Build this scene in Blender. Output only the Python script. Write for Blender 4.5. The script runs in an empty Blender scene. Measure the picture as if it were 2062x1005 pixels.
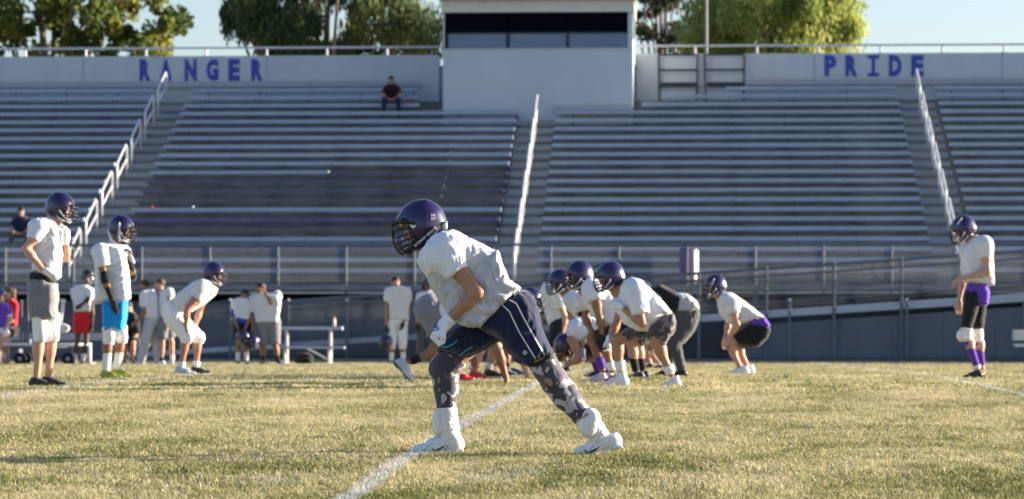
import bpy, bmesh, math, random
import numpy as np
from mathutils import Vector, Matrix
from mathutils.bvhtree import BVHTree
random.seed(7); RNG = np.random.default_rng(11)
sc = bpy.context.scene
COL = sc.collection
R_ = math.radians

# ------------------------------------------------------------------ camera
FPX = 6500.0; CX = 1031.0; HV = 655.0; CAMH = 0.74; PSI = R_(3.0)
cam_d = bpy.data.cameras.new('camera'); cam = bpy.data.objects.new('camera', cam_d); COL.objects.link(cam)
cam.location = (0, 0, CAMH); cam.rotation_euler = (R_(90), 0, PSI)
cam_d.sensor_width = 36.0; cam_d.lens = FPX / 2062 * 36.0
cam_d.shift_y = (HV - 502.5) / 2062
cam_d.clip_start = 0.5; cam_d.clip_end = 3000
cam_d.dof.use_dof = True; cam_d.dof.focus_distance = 18.15; cam_d.dof.aperture_fstop = 5.2
sc.camera = cam
# ------------------------------------------------------------------ sky, sun, exposure
SUN_AZ = R_(18.0); SUN_EL = R_(11.0)          # azimuth measured from +X towards +Y
w = bpy.data.worlds.new('World'); sc.world = w; w.use_nodes = True
nt = w.node_tree; bg = nt.nodes['Background']
sky = nt.nodes.new('ShaderNodeTexSky'); sky.sky_type = 'NISHITA'; sky.sun_disc = False
sky.sun_elevation = SUN_EL; sky.sun_rotation = R_(90) - SUN_AZ
sky.air_density = 1.0; sky.dust_density = 1.2; sky.ozone_density = 1.8
tint = nt.nodes.new('ShaderNodeMix'); tint.data_type = 'RGBA'; tint.blend_type = 'MULTIPLY'; tint.inputs['Factor'].default_value = 1.0
tint.inputs['B'].default_value = (1.00, .98, 1.14, 1)      # camera white balance is set for the low sun, so the sky reads cooler
nt.links.new(sky.outputs[0], tint.inputs['A']); nt.links.new(tint.outputs['Result'], bg.inputs[0]); bg.inputs[1].default_value = 0.086
sun_d = bpy.data.lights.new('sun', 'SUN'); sun = bpy.data.objects.new('sun', sun_d); COL.objects.link(sun)
sun_d.energy = 5.0; sun_d.angle = R_(0.55); sun_d.color = (1.0, 0.88, 0.72)
sd = Vector((math.cos(SUN_AZ) * math.cos(SUN_EL), math.sin(SUN_AZ) * math.cos(SUN_EL), math.sin(SUN_EL)))
sun.rotation_euler = sd.to_track_quat('Z', 'Y').to_euler()
vs = sc.view_settings
vs.view_transform = 'Standard'; vs.look = 'None'; vs.gamma = 1; vs.use_curve_mapping = False
vs.exposure = 1.56
sc.render.engine = 'CYCLES'
sc.cycles.max_bounces = 6; sc.cycles.transparent_max_bounces = 16
sc.cycles.use_denoising = True

# ------------------------------------------------------------------ pixel <-> place helpers
SP, CP = math.sin(PSI), math.cos(PSI)
def P(u, v, Z):
    q = (u - CX) / FPX * Z
    return Vector((-SP * Z + CP * q, CP * Z + SP * q, CAMH + (HV - v) / FPX * Z))
def PY(u, v, Y):
    q = (u - CX) / FPX
    Z = Y / (CP + SP * q)
    return P(u, v, Z)
def XY(u, Y): return PY(u, HV, Y).x
def zY(u, v, Y): return PY(u, v, Y).z
def ground(Y):
    if Y <= 71.5: return .135 - .0073 * math.sqrt((Y - 35) ** 2 + 9) - .010 * max(0, 18 - max(Y, 10))
    a = .135 - .0073 * math.sqrt((71.5 - 35) ** 2 + 9)
    if Y < 76.5:
        t = (Y - 71.5) / 5.0; t = t * t * (3 - 2 * t); return a + (-.03 - a) * t
    return -.03

# ------------------------------------------------------------------ materials
MATS = {}
def mat(name, col, rough=.7, metal=0, var=.12, vscale=6.0, bump=.0, bdist=.01, bscale=60.0, spec=.4, coat=0, sheen=0, stretch=None, sss=0):
    if name in MATS: return MATS[name]
    m = bpy.data.materials.new(name); m.use_nodes = True; n = m.node_tree; N = n.nodes; L = n.links
    b = N['Principled BSDF']; b.inputs['Roughness'].default_value = rough; b.inputs['Metallic'].default_value = metal
    b.inputs['Specular IOR Level'].default_value = spec
    b.inputs['Coat Weight'].default_value = coat; b.inputs['Coat Roughness'].default_value = .12
    b.inputs['Sheen Weight'].default_value = sheen
    if sss:
        b.inputs['Subsurface Weight'].default_value = sss; b.inputs['Subsurface Scale'].default_value = .01
        b.inputs['Subsurface Radius'].default_value = (1, .4, .2)
    tc = N.new('ShaderNodeTexCoord'); src = tc.outputs['Object']
    if stretch:
        mp = N.new('ShaderNodeMapping'); mp.inputs['Scale'].default_value = stretch; L.new(src, mp.inputs[0]); src = mp.outputs[0]
    no = N.new('ShaderNodeTexNoise'); no.inputs['Scale'].default_value = vscale; no.inputs['Detail'].default_value = 5
    L.new(src, no.inputs['Vector'])
    mx = N.new('ShaderNodeMix'); mx.data_type = 'RGBA'
    c1 = [max(0, c * (1 - var * 1.6)) for c in col]; c2 = [min(1, c * (1 + var * 1.6)) for c in col]
    mx.inputs['A'].default_value = (*c1, 1); mx.inputs['B'].default_value = (*c2, 1)
    L.new(no.outputs['Fac'], mx.inputs['Factor']); L.new(mx.outputs['Result'], b.inputs['Base Color'])
    if bump:
        n2 = N.new('ShaderNodeTexNoise'); n2.inputs['Scale'].default_value = bscale; n2.inputs['Detail'].default_value = 4
        L.new(src, n2.inputs['Vector'])
        if bdist > .02: n2.noise_type = 'RIDGED_MULTIFRACTAL'; n2.inputs['Detail'].default_value = 2; n2.inputs['Distortion'].default_value = .6
        bp = N.new('ShaderNodeBump'); bp.inputs['Strength'].default_value = bump; bp.inputs['Distance'].default_value = bdist
        L.new(n2.outputs['Fac'], bp.inputs['Height']); L.new(bp.outputs[0], b.inputs['Normal'])
    MATS[name] = m
    return m
def nodes_of(m):
    return m.node_tree.nodes, m.node_tree.links, m.node_tree.nodes['Principled BSDF']
def math_node(N, L, op, a, b=None, c=None):
    k = N.new('ShaderNodeMath'); k.operation = op
    for i, x in enumerate((a, b, c)):
        if x is None: continue
        if isinstance(x, (int, float)): k.inputs[i].default_value = x
        else: L.new(x, k.inputs[i])
    return k.outputs[0]

# ------------------------------------------------------------------ objects
def tag(o, label=None, cat=None, group=None, kind=None):
    if label: o['label'] = label
    if cat: o['category'] = cat
    if group: o['group'] = group
    if kind: o['kind'] = kind
    return o
def empty(name, loc=(0, 0, 0), rz=0.0):
    o = bpy.data.objects.new(name, None); COL.objects.link(o); o.location = loc; o.rotation_euler = (0, 0, rz)
    o.empty_display_size = .1
    return o
def link(name, me, m=None, parent=None, loc=None, smooth=False):
    o = bpy.data.objects.new(name, me); COL.objects.link(o)
    if m is not None:
        if len(me.materials) == 0: me.materials.append(m)
        elif me.materials[0] != m:
            o.material_slots[0].link = 'OBJECT'; o.material_slots[0].material = m
    if parent is not None: o.parent = parent
    if loc is not None: o.location = loc
    return o
def mesh_from(name, V, F, smooth=False):
    me = bpy.data.meshes.new(name); me.from_pydata([tuple(v) for v in V] if not isinstance(V, np.ndarray) else V.tolist(), [], F if not isinstance(F, np.ndarray) else F.tolist())
    if smooth: me.shade_smooth()
    me.update(); return me
class MB:
    """collects boxes, bars and tubes into one mesh"""
    def __init__(s): s.V = []; s.F = []
    def add(s, V, F):
        o = len(s.V); s.V += [tuple(v) for v in V]; s.F += [tuple(i + o for i in f) for f in F]; return s
    def box(s, a, b):
        x0, y0, z0 = a; x1, y1, z1 = b
        return s.add([(x0, y0, z0), (x1, y0, z0), (x1, y1, z0), (x0, y1, z0), (x0, y0, z1), (x1, y0, z1), (x1, y1, z1), (x0, y1, z1)],
              [(0, 3, 2, 1), (4, 5, 6, 7), (0, 1, 5, 4), (1, 2, 6, 5), (2, 3, 7, 6), (3, 0, 4, 7)])
    def tube(s, pts, r, n=8, cap=True):
        pts = [Vector(p) for p in pts]; rs = r if isinstance(r, (list, tuple)) else [r] * len(pts)
        V = []; F = []; prev = None
        for i, p in enumerate(pts):
            d = (pts[min(i + 1, len(pts) - 1)] - pts[max(i - 1, 0)]).normalized()
            if prev is None:
                up = Vector((0, 0, 1)) if abs(d.z) < .9 else Vector((1, 0, 0))
                e1 = d.cross(up).normalized()
            else: e1 = (prev - d * prev.dot(d)).normalized()
            prev = e1; e2 = d.cross(e1)
            for k in range(n):
                t = 2 * math.pi * k / n
                V.append(p + e1 * (math.cos(t) * rs[i]) + e2 * (math.sin(t) * rs[i]))
        for i in range(len(pts) - 1):
            for k in range(n):
                a = i * n + k; b = i * n + (k + 1) % n
                F.append((a, b, b + n, a + n))
        if cap:
            F.append(tuple(reversed(range(n)))); m = (len(pts) - 1) * n; F.append(tuple(range(m, m + n)))
        return s.add(V, F)
    def lathe(s, prof, c=(0, 0, 0), n=16):
        V = []; F = []
        for r, z in prof:
            for k in range(n):
                t = 2 * math.pi * k / n; V.append((c[0] + r * math.cos(t), c[1] + r * math.sin(t), c[2] + z))
        for i in range(len(prof) - 1):
            for k in range(n):
                a = i * n + k; b = i * n + (k + 1) % n; F.append((a, b, b + n, a + n))
        F.append(tuple(reversed(range(n)))); m = (len(prof) - 1) * n; F.append(tuple(range(m, m + n)))
        return s.add(V, F)
    def build(s, name, m, parent=None, smooth=False, loc=None):
        me = mesh_from(name, s.V, s.F, smooth)
        return link(name, me, m, parent, loc)

# ------------------------------------------------------------------ signed distance modelling
def _seg(A, B, X, Y, Z):
    BA = B - A; L2 = float(BA @ BA) + 1e-12
    h = ((X - A[0]) * BA[0] + (Y - A[1]) * BA[1] + (Z - A[2]) * BA[2]) / L2
    return h, BA, L2
class SDF:
    def __init__(s, cell): s.c = cell; s.p = []
    def cap(s, a, b, ra, rb=None, k=.02, q=None, fa=False, fb=False, sub=False):
        s.p.append(('cap', np.array(a, float), np.array(b, float), ra, ra if rb is None else rb, k, q, fa, fb, sub)); return s
    def ell(s, c, r, k=.02, M=None, sub=False):
        s.p.append(('ell', np.array(c, float), np.array(r, float), k, M, sub)); return s
    def poly(s, pts, yc, W, Rp, Ry, k=.02, sub=False):
        s.p.append(('poly', np.array(pts, float), yc, W, Rp, Ry, k, sub)); return s
    def fold(s, amp, f, seed=0): s.p.append(('fold', amp, f, seed)); return s
    def bounds(s):
        lo = np.full(3, 1e9); hi = np.full(3, -1e9)
        for p in s.p:
            b = s.pb(p)
            if b is None: continue
            lo = np.minimum(lo, b[0]); hi = np.maximum(hi, b[1])
        e = 3 * s.c + max([p[1] * 4 for p in s.p if p[0] == 'fold'] + [0])
        return lo - e, hi + e
    def pb(s, p):
        if p[0] == 'cap':
            m = max(p[3], p[4]) * (p[6][1] if p[6] is not None else 1)
            if p[9]: return None
            return np.minimum(p[1], p[2]) - m, np.maximum(p[1], p[2]) + m
        if p[0] == 'ell':
            if p[5]: return None
            m = p[2].max() if p[4] is not None else p[2]
            return p[1] - m, p[1] + m
        if p[0] == 'poly':
            if p[7]: return None
            a = p[1].min(0); b = p[1].max(0)
            return np.array([a[0], p[2] - p[3], a[1]]), np.array([b[0], p[2] + p[3], b[1]])
        return None
    def field(s):
        lo, hi = s.bounds(); n = np.ceil((hi - lo) / s.c).astype(int) + 1
        ax = [lo[i] + np.arange(n[i]) * s.c for i in range(3)]
        f = np.full(n, .5, np.float32)
        def sl(a, b, pad):
            out = []
            for i in range(3):
                i0 = max(0, int((a[i] - pad - lo[i]) / s.c)); i1 = min(n[i], int((b[i] + pad - lo[i]) / s.c) + 2)
                if i1 <= i0: return None
                out.append(slice(i0, i1))
            return tuple(out)
        for p in s.p:
            if p[0] == 'fold':
                X = ax[0][:, None, None]; Y = ax[1][None, :, None]; Z = ax[2][None, None, :]
                rg = np.random.default_rng(p[3]); acc = 0
                for j in range(6):
                    d = rg.normal(size=3); d /= np.linalg.norm(d); d2 = rg.normal(size=3)
                    ph = rg.uniform(0, 6.28); ff = p[2] * rg.uniform(.6, 1.8)
                    wv = .6 * np.sin((X * d2[0] + Y * d2[1] + Z * d2[2]) * ff * .6 + ph * 2)
                    acc = acc + np.sin((X * d[0] + Y * d[1] + Z * d[2]) * ff + ph + wv) / 6
                f += (acc * p[1] * 1.2).astype(np.float32)
                # creases: rounded ridges with sharp valleys, fading in and out along their length
                for j in range(4):
                    d = rg.normal(size=3); d[1] *= .5; d /= np.linalg.norm(d); e = np.cross(d, rg.normal(size=3)); e /= np.linalg.norm(e)
                    u = X * d[0] + Y * d[1] + Z * d[2]; w_ = X * e[0] + Y * e[1] + Z * e[2]; ff = p[2] * rg.uniform(.9, 1.7); ph = rg.uniform(0, 6.28)
                    rid = np.abs(np.sin(u * ff + ph + 1.1 * np.sin(w_ * ff * .35 + ph) + .5 * np.sin(w_ * ff * .9)))
                    mk = np.clip(np.sin(w_ * ff * .33 + 2 * ph) * np.sin(u * ff * .21 + 3 * ph) * 1.6, 0, 1)
                    f -= ((rid - .6) * mk * p[1] * 1.5).astype(np.float32)
                continue
            if p[0] == 'cap':
                _, A, B, ra, rb, k, q, fa, fb, sub = p
                m = max(ra, rb) * (q[1] if q is not None else 1)
                S = sl(np.minimum(A, B) - m, np.maximum(A, B) + m, k + 3 * s.c)
                if S is None: continue
                X = ax[0][S[0]][:, None, None]; Y = ax[1][S[1]][None, :, None]; Z = ax[2][S[2]][None, None, :]
                if q is not None:      # q = (axis vector, factor): wider along that axis
                    nv = np.array(q[0], float); nv /= np.linalg.norm(nv); g = 1 - 1 / q[1]
                    mid = (A + B) / 2
                    t = ((X - mid[0]) * nv[0] + (Y - mid[1]) * nv[1] + (Z - mid[2]) * nv[2]) * g
                    X = X - t * nv[0]; Y = Y - t * nv[1]; Z = Z - t * nv[2]
                    A = A - nv * ((A - mid) @ nv) * g; B = B - nv * ((B - mid) @ nv) * g
                h, BA, L2 = _seg(A, B, X, Y, Z)
                hc = np.clip(h, 0, 1)
                d = np.sqrt((X - A[0] - hc * BA[0]) ** 2 + (Y - A[1] - hc * BA[1]) ** 2 + (Z - A[2] - hc * BA[2]) ** 2) - (ra + (rb - ra) * hc)
                L = math.sqrt(L2)
                def smax(a, b, kk=.008):
                    hh = np.clip(.5 + .5 * (a - b) / kk, 0, 1); return b + (a - b) * hh + kk * hh * (1 - hh)
                if fa: d = smax(d, -h * L)
                if fb: d = smax(d, (h - 1) * L)
            elif p[0] == 'ell':
                _, C, r, k, M, sub = p
                m = r.max() if M is not None else r
                S = sl(C - m, C + m, k + 3 * s.c)
                if S is None: continue
                X = ax[0][S[0]][:, None, None] - C[0]; Y = ax[1][S[1]][None, :, None] - C[1]; Z = ax[2][S[2]][None, None, :] - C[2]
                if M is not None:
                    X, Y, Z = (X * M[0][0] + Y * M[1][0] + Z * M[2][0], X * M[0][1] + Y * M[1][1] + Z * M[2][1], X * M[0][2] + Y * M[1][2] + Z * M[2][2])
                k0 = np.sqrt((X / r[0]) ** 2 + (Y / r[1]) ** 2 + (Z / r[2]) ** 2)
                k1 = np.sqrt((X / r[0] ** 2) ** 2 + (Y / r[1] ** 2) ** 2 + (Z / r[2] ** 2) ** 2) + 1e-9
                d = k0 * (k0 - 1) / k1
            else:
                _, pts, yc, W, Rp, Ry, k, sub = p
                a = pts.min(0); b = pts.max(0)
                S = sl(np.array([a[0], yc - W, a[1]]), np.array([b[0], yc + W, b[1]]), k + 3 * s.c)
                if S is None: continue
                X = ax[0][S[0]][:, None]; Z = ax[2][S[2]][None, :]
                d2 = np.full((X.shape[0], Z.shape[1]), 1e9); sg = np.ones_like(d2)
                for i in range(len(pts)):
                    v0 = pts[i]; v1 = pts[i - 1]; e = v1 - v0
                    wx = X - v0[0]; wz = Z - v0[1]
                    t = np.clip((wx * e[0] + wz * e[1]) / (e @ e + 1e-12), 0, 1)
                    d2 = np.minimum(d2, (wx - e[0] * t) ** 2 + (wz - e[1] * t) ** 2)
                    c1 = (Z >= v0[1]); c2 = (Z < v1[1]); c3 = (e[0] * wz > e[1] * wx)
                    fl = (c1 & c2 & c3) | (~c1 & ~c2 & ~c3)
                    sg = np.where(fl, -sg, sg)
                d2 = (sg * np.sqrt(d2))[:, None, :]
                wy = (np.abs(ax[1][S[1]] - yc) - W)[None, :, None]
                aa = d2 / Rp + 1; bb = wy / Ry + 1
                d = min(Rp, Ry) * (np.sqrt(np.maximum(aa, 0) ** 2 + np.maximum(bb, 0) ** 2) + np.minimum(np.maximum(aa, bb), 0) - 1)
                d = d + 0 * f[S]
            g = f[S]
            if sub:
                d = -d; hh = np.clip(.5 + .5 * (g - d) / max(k, 1e-4), 0, 1)
                f[S] = d + (g - d) * hh + k * hh * (1 - hh)
            else:
                hh = np.clip(.5 + .5 * (g - d) / max(k, 1e-4), 0, 1)
                f[S] = g + (d - g) * hh - k * hh * (1 - hh)
        return f, lo
    def mesh(s):
        f, lo = s.field(); return nets(f, lo, s.c)
def nets(f, lo, c):
    ins = f < 0
    nx, ny, nz = f.shape
    cnt = np.zeros((nx - 1, ny - 1, nz - 1), np.int8)
    for i in (0, 1):
        for j in (0, 1):
            for k in (0, 1): cnt += ins[i:nx - 1 + i, j:ny - 1 + j, k:nz - 1 + k]
    act = (cnt > 0) & (cnt < 8)
    idx = np.argwhere(act); n = len(idx)
    if n == 0: return np.zeros((0, 3)), np.zeros((0, 4), int)
    num = np.full(act.shape, -1, np.int64); num[act] = np.arange(n)
    P_ = np.zeros((n, 3)); C_ = np.zeros(n)
    cor = [(i, j, k) for i in (0, 1) for j in (0, 1) for k in (0, 1)]
    val = {q: f[idx[:, 0] + q[0], idx[:, 1] + q[1], idx[:, 2] + q[2]] for q in cor}
    for a in cor:
        for axx in range(3):
            if a[axx] == 0:
                b = list(a); b[axx] = 1; b = tuple(b)
                va, vb = val[a], val[b]; m = (va < 0) != (vb < 0)
                t = np.where(m, va / np.where(m, va - vb, 1), 0)
                pt = np.tile(np.array(a, float), (n, 1)); pt[:, axx] += t
                P_[m] += pt[m]; C_[m] += 1
    V = lo + (idx + P_ / C_[:, None]) * c
    F = []
    for axx in range(3):
        o1, o2 = [(1, 2), (2, 0), (0, 1)][axx]
        sa = [slice(None)] * 3; sb = [slice(None)] * 3
        sa[axx] = slice(0, -1); sb[axx] = slice(1, None)
        A = ins[tuple(sa)]; B = ins[tuple(sb)]
        for pol in (0, 1):
            e = np.argwhere((A & ~B) if pol == 0 else (~A & B))
            e = e[(e[:, o1] > 0) & (e[:, o2] > 0) & (e[:, o1] < f.shape[o1] - 1) & (e[:, o2] < f.shape[o2] - 1)]
            if not len(e): continue
            d1 = np.zeros(3, int); d1[o1] = 1; d2 = np.zeros(3, int); d2[o2] = 1
            q = [e - d1 - d2, e - d2, e, e - d1]
            ids = np.stack([num[tuple(x.T)] for x in q], 1)
            if pol == 1: ids = ids[:, ::-1]
            F.append(ids)
    return V, np.concatenate(F)
def relax(V, F, it=1, lam=.5):
    for _ in range(it):
        acc = np.zeros_like(V); c = np.zeros(len(V))
        for a, b in ((0, 1), (1, 2), (2, 3), (3, 0)):
            np.add.at(acc, F[:, a], V[F[:, b]]); np.add.at(acc, F[:, b], V[F[:, a]])
            np.add.at(c, F[:, a], 1); np.add.at(c, F[:, b], 1)
        V = V * (1 - lam) + lam * acc / np.maximum(c, 1)[:, None]
    return V
# ================================================================== turf
LINES = [-1.5 + 4.572 * k for k in range(-9, 10)]
def turf_colour(m, blade):
    N, L, b = nodes_of(m)
    geo = N.new('ShaderNodeNewGeometry'); pos = geo.outputs['Position']
    def noise(sc_, det=4, stretch=(1, 1, 0)):
        mp = N.new('ShaderNodeMapping'); mp.inputs['Scale'].default_value = stretch; L.new(pos, mp.inputs[0])
        n = N.new('ShaderNodeTexNoise'); n.inputs['Scale'].default_value = sc_; n.inputs['Detail'].default_value = det
        L.new(mp.outputs[0], n.inputs['Vector']); return n.outputs['Fac']
    a = noise(1.1, 4, (1, .45, 0)); c = noise(7.0, 4, (1, .6, 0)); f = noise(60.0, 2)
    v = math_node(N, L, 'MULTIPLY_ADD', c, .75, math_node(N, L, 'MULTIPLY_ADD', a, 1.25, -.27))
    v = math_node(N, L, 'MULTIPLY_ADD', f, .25, v)
    if blade:
        at = N.new('ShaderNodeAttribute'); at.attribute_name = 'tone'
        v = math_node(N, L, 'ADD', v, math_node(N, L, 'MULTIPLY_ADD', at.outputs['Fac'], .62, -.31))
    # a little greener close to the sideline the camera stands on, dead straw in mid field
    sx = N.new('ShaderNodeSeparateXYZ'); L.new(pos, sx.inputs[0])
    mr = N.new('ShaderNodeMapRange'); mr.inputs['From Min'].default_value = 15; mr.inputs['From Max'].default_value = 27
    mr.inputs['To Min'].default_value = -.055; mr.inputs['To Max'].default_value = .05; L.new(sx.outputs['Y'], mr.inputs['Value'])
    v = math_node(N, L, 'ADD', v, mr.outputs[0])
    cr = N.new('ShaderNodeValToRGB'); L.new(v, cr.inputs[0]); e = cr.color_ramp.elements
    e[0].position = .42; e[0].color = (.11, .14, .035, 1)
    e[1].position = 1.12; e[1].color = (.67, .585, .37, 1)
    for p_, cc in ((.60, (.22, .24, .077, 1)), (.74, (.37, .35, .14, 1)), (.9, (.53, .47, .25, 1))):
        x = e.new(p_); x.color = cc
    # white paint: yard lines and worn numerals
    best = None
    jit = noise(22.0, 3); jx = math_node(N, L, 'MULTIPLY_ADD', jit, .04, -.02)
    xx = math_node(N, L, 'ADD', math_node(N, L, 'ADD', sx.outputs['X'], 1.5 + 4.572 / 2), jx)
    md = math_node(N, L, 'FLOORED_MODULO', xx, 4.572)
    d = math_node(N, L, 'ABSOLUTE', math_node(N, L, 'SUBTRACT', md, 4.572 / 2))
    ml = N.new('ShaderNodeMapRange'); ml.inputs['From Min'].default_value = .068; ml.inputs['From Max'].default_value = .04
    ml.inputs['To Min'].default_value = 0; ml.inputs['To Max'].default_value = 1; L.new(d, ml.inputs['Value'])
    wear = noise(34.0, 4)
    mw = N.new('ShaderNodeMapRange'); mw.inputs['From Min'].default_value = .36; mw.inputs['From Max'].default_value = .60
    mw.inputs['To Min'].default_value = .25; mw.inputs['To Max'].default_value = 1.0; L.new(wear, mw.inputs['Value'])
    line = math_node(N, L, 'MULTIPLY', ml.outputs[0], mw.outputs[0])
    tot = line
    for (u, vv, rx, ry) in ((545, 962, .16, .42), (975, 955, .17, .5), (1060, 948, .1, .3)):
        Zc = .74 * FPX / (vv - HV); c0 = P(u, vv, Zc)
        dx = math_node(N, L, 'DIVIDE', math_node(N, L, 'SUBTRACT', sx.outputs['X'], c0.x), rx)
        dy = math_node(N, L, 'DIVIDE', math_node(N, L, 'SUBTRACT', sx.outputs['Y'], c0.y), ry)
        rr = math_node(N, L, 'ADD', math_node(N, L, 'MULTIPLY', dx, dx), math_node(N, L, 'MULTIPLY', dy, dy))
        g = N.new('ShaderNodeMapRange'); g.inputs['From Min'].default_value = 1.6; g.inputs['From Max'].default_value = 0
        g.inputs['To Min'].default_value = 0; g.inputs['To Max'].default_value = .42; L.new(rr, g.inputs['Value'])
        m2 = N.new('ShaderNodeMapRange'); m2.inputs['From Min'].default_value = .42; m2.inputs['From Max'].default_value = .6; L.new(wear, m2.inputs['Value'])
        tot = math_node(N, L, 'MAXIMUM', tot, math_node(N, L, 'MULTIPLY', g.outputs[0], m2.outputs[0]))
    if blade:
        # paint sits on the upper part of the blades
        at2 = N.new('ShaderNodeAttribute'); at2.attribute_name = 'tone'
        pm = math_node(N, L, 'MULTIPLY_ADD', at2.outputs['Fac'], .35, .72); tot = math_node(N, L, 'MULTIPLY', tot, pm)
    mx = N.new('ShaderNodeMix'); mx.data_type = 'RGBA'; L.new(tot, mx.inputs['Factor']); mx.clamp_factor = True
    L.new(cr.outputs[0], mx.inputs['A']); mx.inputs['B'].default_value = (.66, .67, .68, 1)
    L.new(mx.outputs['Result'], b.inputs['Base Color'])
    b.inputs['Roughness'].default_value = .75; b.inputs['Specular IOR Level'].default_value = .15
    return mx.outputs['Result']
m_soil = bpy.data.materials.new('turf_soil'); m_soil.use_nodes = True; turf_colour(m_soil, False)
m_blade = bpy.data.materials.new('grass_blade'); m_blade.use_nodes = True; tcol = turf_colour(m_blade, True)
N, L, b = nodes_of(m_blade)
tr = N.new('ShaderNodeBsdfTranslucent'); L.new(tcol, tr.inputs[0]); ms = N.new('ShaderNodeMixShader'); ms.inputs[0].default_value = .35
L.new(b.outputs[0], ms.inputs[1]); L.new(tr.outputs[0], ms.inputs[2]); L.new(ms.outputs[0], N['Material Output'].inputs[0])

def sheet(name, xs, ys, zf, m, kind='structure'):
    V = [(x, y, zf(x, y)) for y in ys for x in xs]; n = len(xs)
    F = [(j * n + i, j * n + i + 1, (j + 1) * n + i + 1, (j + 1) * n + i) for j in range(len(ys) - 1) for i in range(n - 1)]
    o = link(name, mesh_from(name, V, F, True), m); o['kind'] = kind; return o
YG = 72.2
xs = [-90, -60] + [x for x in np.arange(-40, 40.1, 4)] + [60, 90]
sheet('playing_field', xs, list(np.arange(-20, 10, 5)) + list(np.arange(10, YG, 1.0)) + [YG], lambda x, y: ground(max(y, 0)), m_soil)
m_track = mat('track_surface', (.055, .05, .052), .9, var=.2, vscale=3, bump=.3, bscale=200)
sheet('running_track', xs, [YG, 73, 74, 75, 76, 77, 80, 84], lambda x, y: ground(y) - (.0 if y > YG else .0), m_track)
m_dirt = mat('dirt', (.20, .17, .13), .95, var=.2, vscale=.5)
sheet('ground', [-900, -400, -90, 90, 400, 900], [84, 120, 300, 1500], lambda x, y: -.03 - (.0), m_dirt)
sheet('ground', [-900, -91], [-200, 84], lambda x, y: -.2, m_dirt); sheet('ground', [91, 900], [-200, 84], lambda x, y: -.2, m_dirt)
sheet('ground', [-90, 90], [-200, -20], lambda x, y: -.13, m_dirt)

# grass clumps
def clump(name, nb, rad, h0, h1, wd, seed):
    rg = np.random.default_rng(seed); V = []; F = []; T = []
    for i in range(nb):
        a = rg.uniform(0, 6.283); r = rad * math.sqrt(rg.uniform()); x, y = r * math.cos(a), r * math.sin(a)
        h = rg.uniform(h0, h1); d = rg.uniform(0, 6.283); lean = rg.uniform(.2, 1.5) * h; wv = wd * rg.uniform(.7, 1.3)
        px, py = -math.sin(d) * wv / 2, math.cos(d) * wv / 2; lx, ly = math.cos(d) * lean, math.sin(d) * lean
        o = len(V)
        V += [(x - px, y - py, -.004), (x + px, y + py, -.004), (x + lx * .4 + px * .8, y + ly * .4 + py * .8, h * .62), (x + lx * .4 - px * .8, y + ly * .4 - py * .8, h * .62), (x + lx, y + ly, h * rg.uniform(.75, 1))]
        F += [(o, o + 1, o + 2, o + 3), (o + 3, o + 2, o + 4)]; T += [rg.uniform()] * 5
    me = mesh_from(name, V, F); at = me.attributes.new('tone', 'FLOAT', 'POINT'); at.data.foreach_set('value', T)
    me.materials.append(m_blade)
    return bpy.data.objects.new(name, me)
def grass_field(name, pts, clumps, smin, smax, label):
    me = bpy.data.meshes.new(name); me.vertices.add(len(pts)); me.vertices.foreach_set('co', np.asarray(pts[:, :3], np.float32).ravel()); me.update()
    ga = me.attributes.new('gs', 'FLOAT', 'POINT'); ga.data.foreach_set('value', pts[:, 3].astype(np.float32))
    o = bpy.data.objects.new(name, me); COL.objects.link(o); me.materials.append(m_blade)
    tag(o, label, 'grass', kind='stuff')
    col = bpy.data.collections.new(name + '_clumps')
    for c in clumps: col.objects.link(c)
    ng = bpy.data.node_groups.new(name, 'GeometryNodeTree')
    ng.interface.new_socket('Geometry', in_out='INPUT', socket_type='NodeSocketGeometry'); ng.interface.new_socket('Geometry', in_out='OUTPUT', socket_type='NodeSocketGeometry')
    n = ng.nodes; l = ng.links
    gi = n.new('NodeGroupInput'); go = n.new('NodeGroupOutput')
    ip = n.new('GeometryNodeInstanceOnPoints'); ci = n.new('GeometryNodeCollectionInfo')
    ci.inputs['Collection'].default_value = col; ci.inputs['Separate Children'].default_value = True; ci.inputs['Reset Children'].default_value = True
    rr = n.new('FunctionNodeRandomValue'); rr.data_type = 'FLOAT_VECTOR'; rr.inputs[0].default_value = (-.12, -.12, 0); rr.inputs[1].default_value = (.12, .12, 6.283)
    rs = n.new('FunctionNodeRandomValue'); rs.data_type = 'FLOAT'; rs.inputs[2].default_value = smin; rs.inputs[3].default_value = smax; rs.inputs['Seed'].default_value = 5
    l.new(gi.outputs[0], ip.inputs['Points']); l.new(ci.outputs[0], ip.inputs['Instance']); ip.inputs['Pick Instance'].default_value = True
    na = n.new('GeometryNodeInputNamedAttribute'); na.data_type = 'FLOAT'; na.inputs['Name'].default_value = 'gs'
    mu = n.new('ShaderNodeMath'); mu.operation = 'MULTIPLY'; l.new(rs.outputs[1], mu.inputs[0]); l.new(na.outputs[0], mu.inputs[1])
    l.new(rr.outputs[0], ip.inputs['Rotation']); l.new(mu.outputs[0], ip.inputs['Scale']); l.new(ip.outputs[0], go.inputs[0])
    md = o.modifiers.new('grass', 'NODES'); md.node_group = ng
    return o
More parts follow.
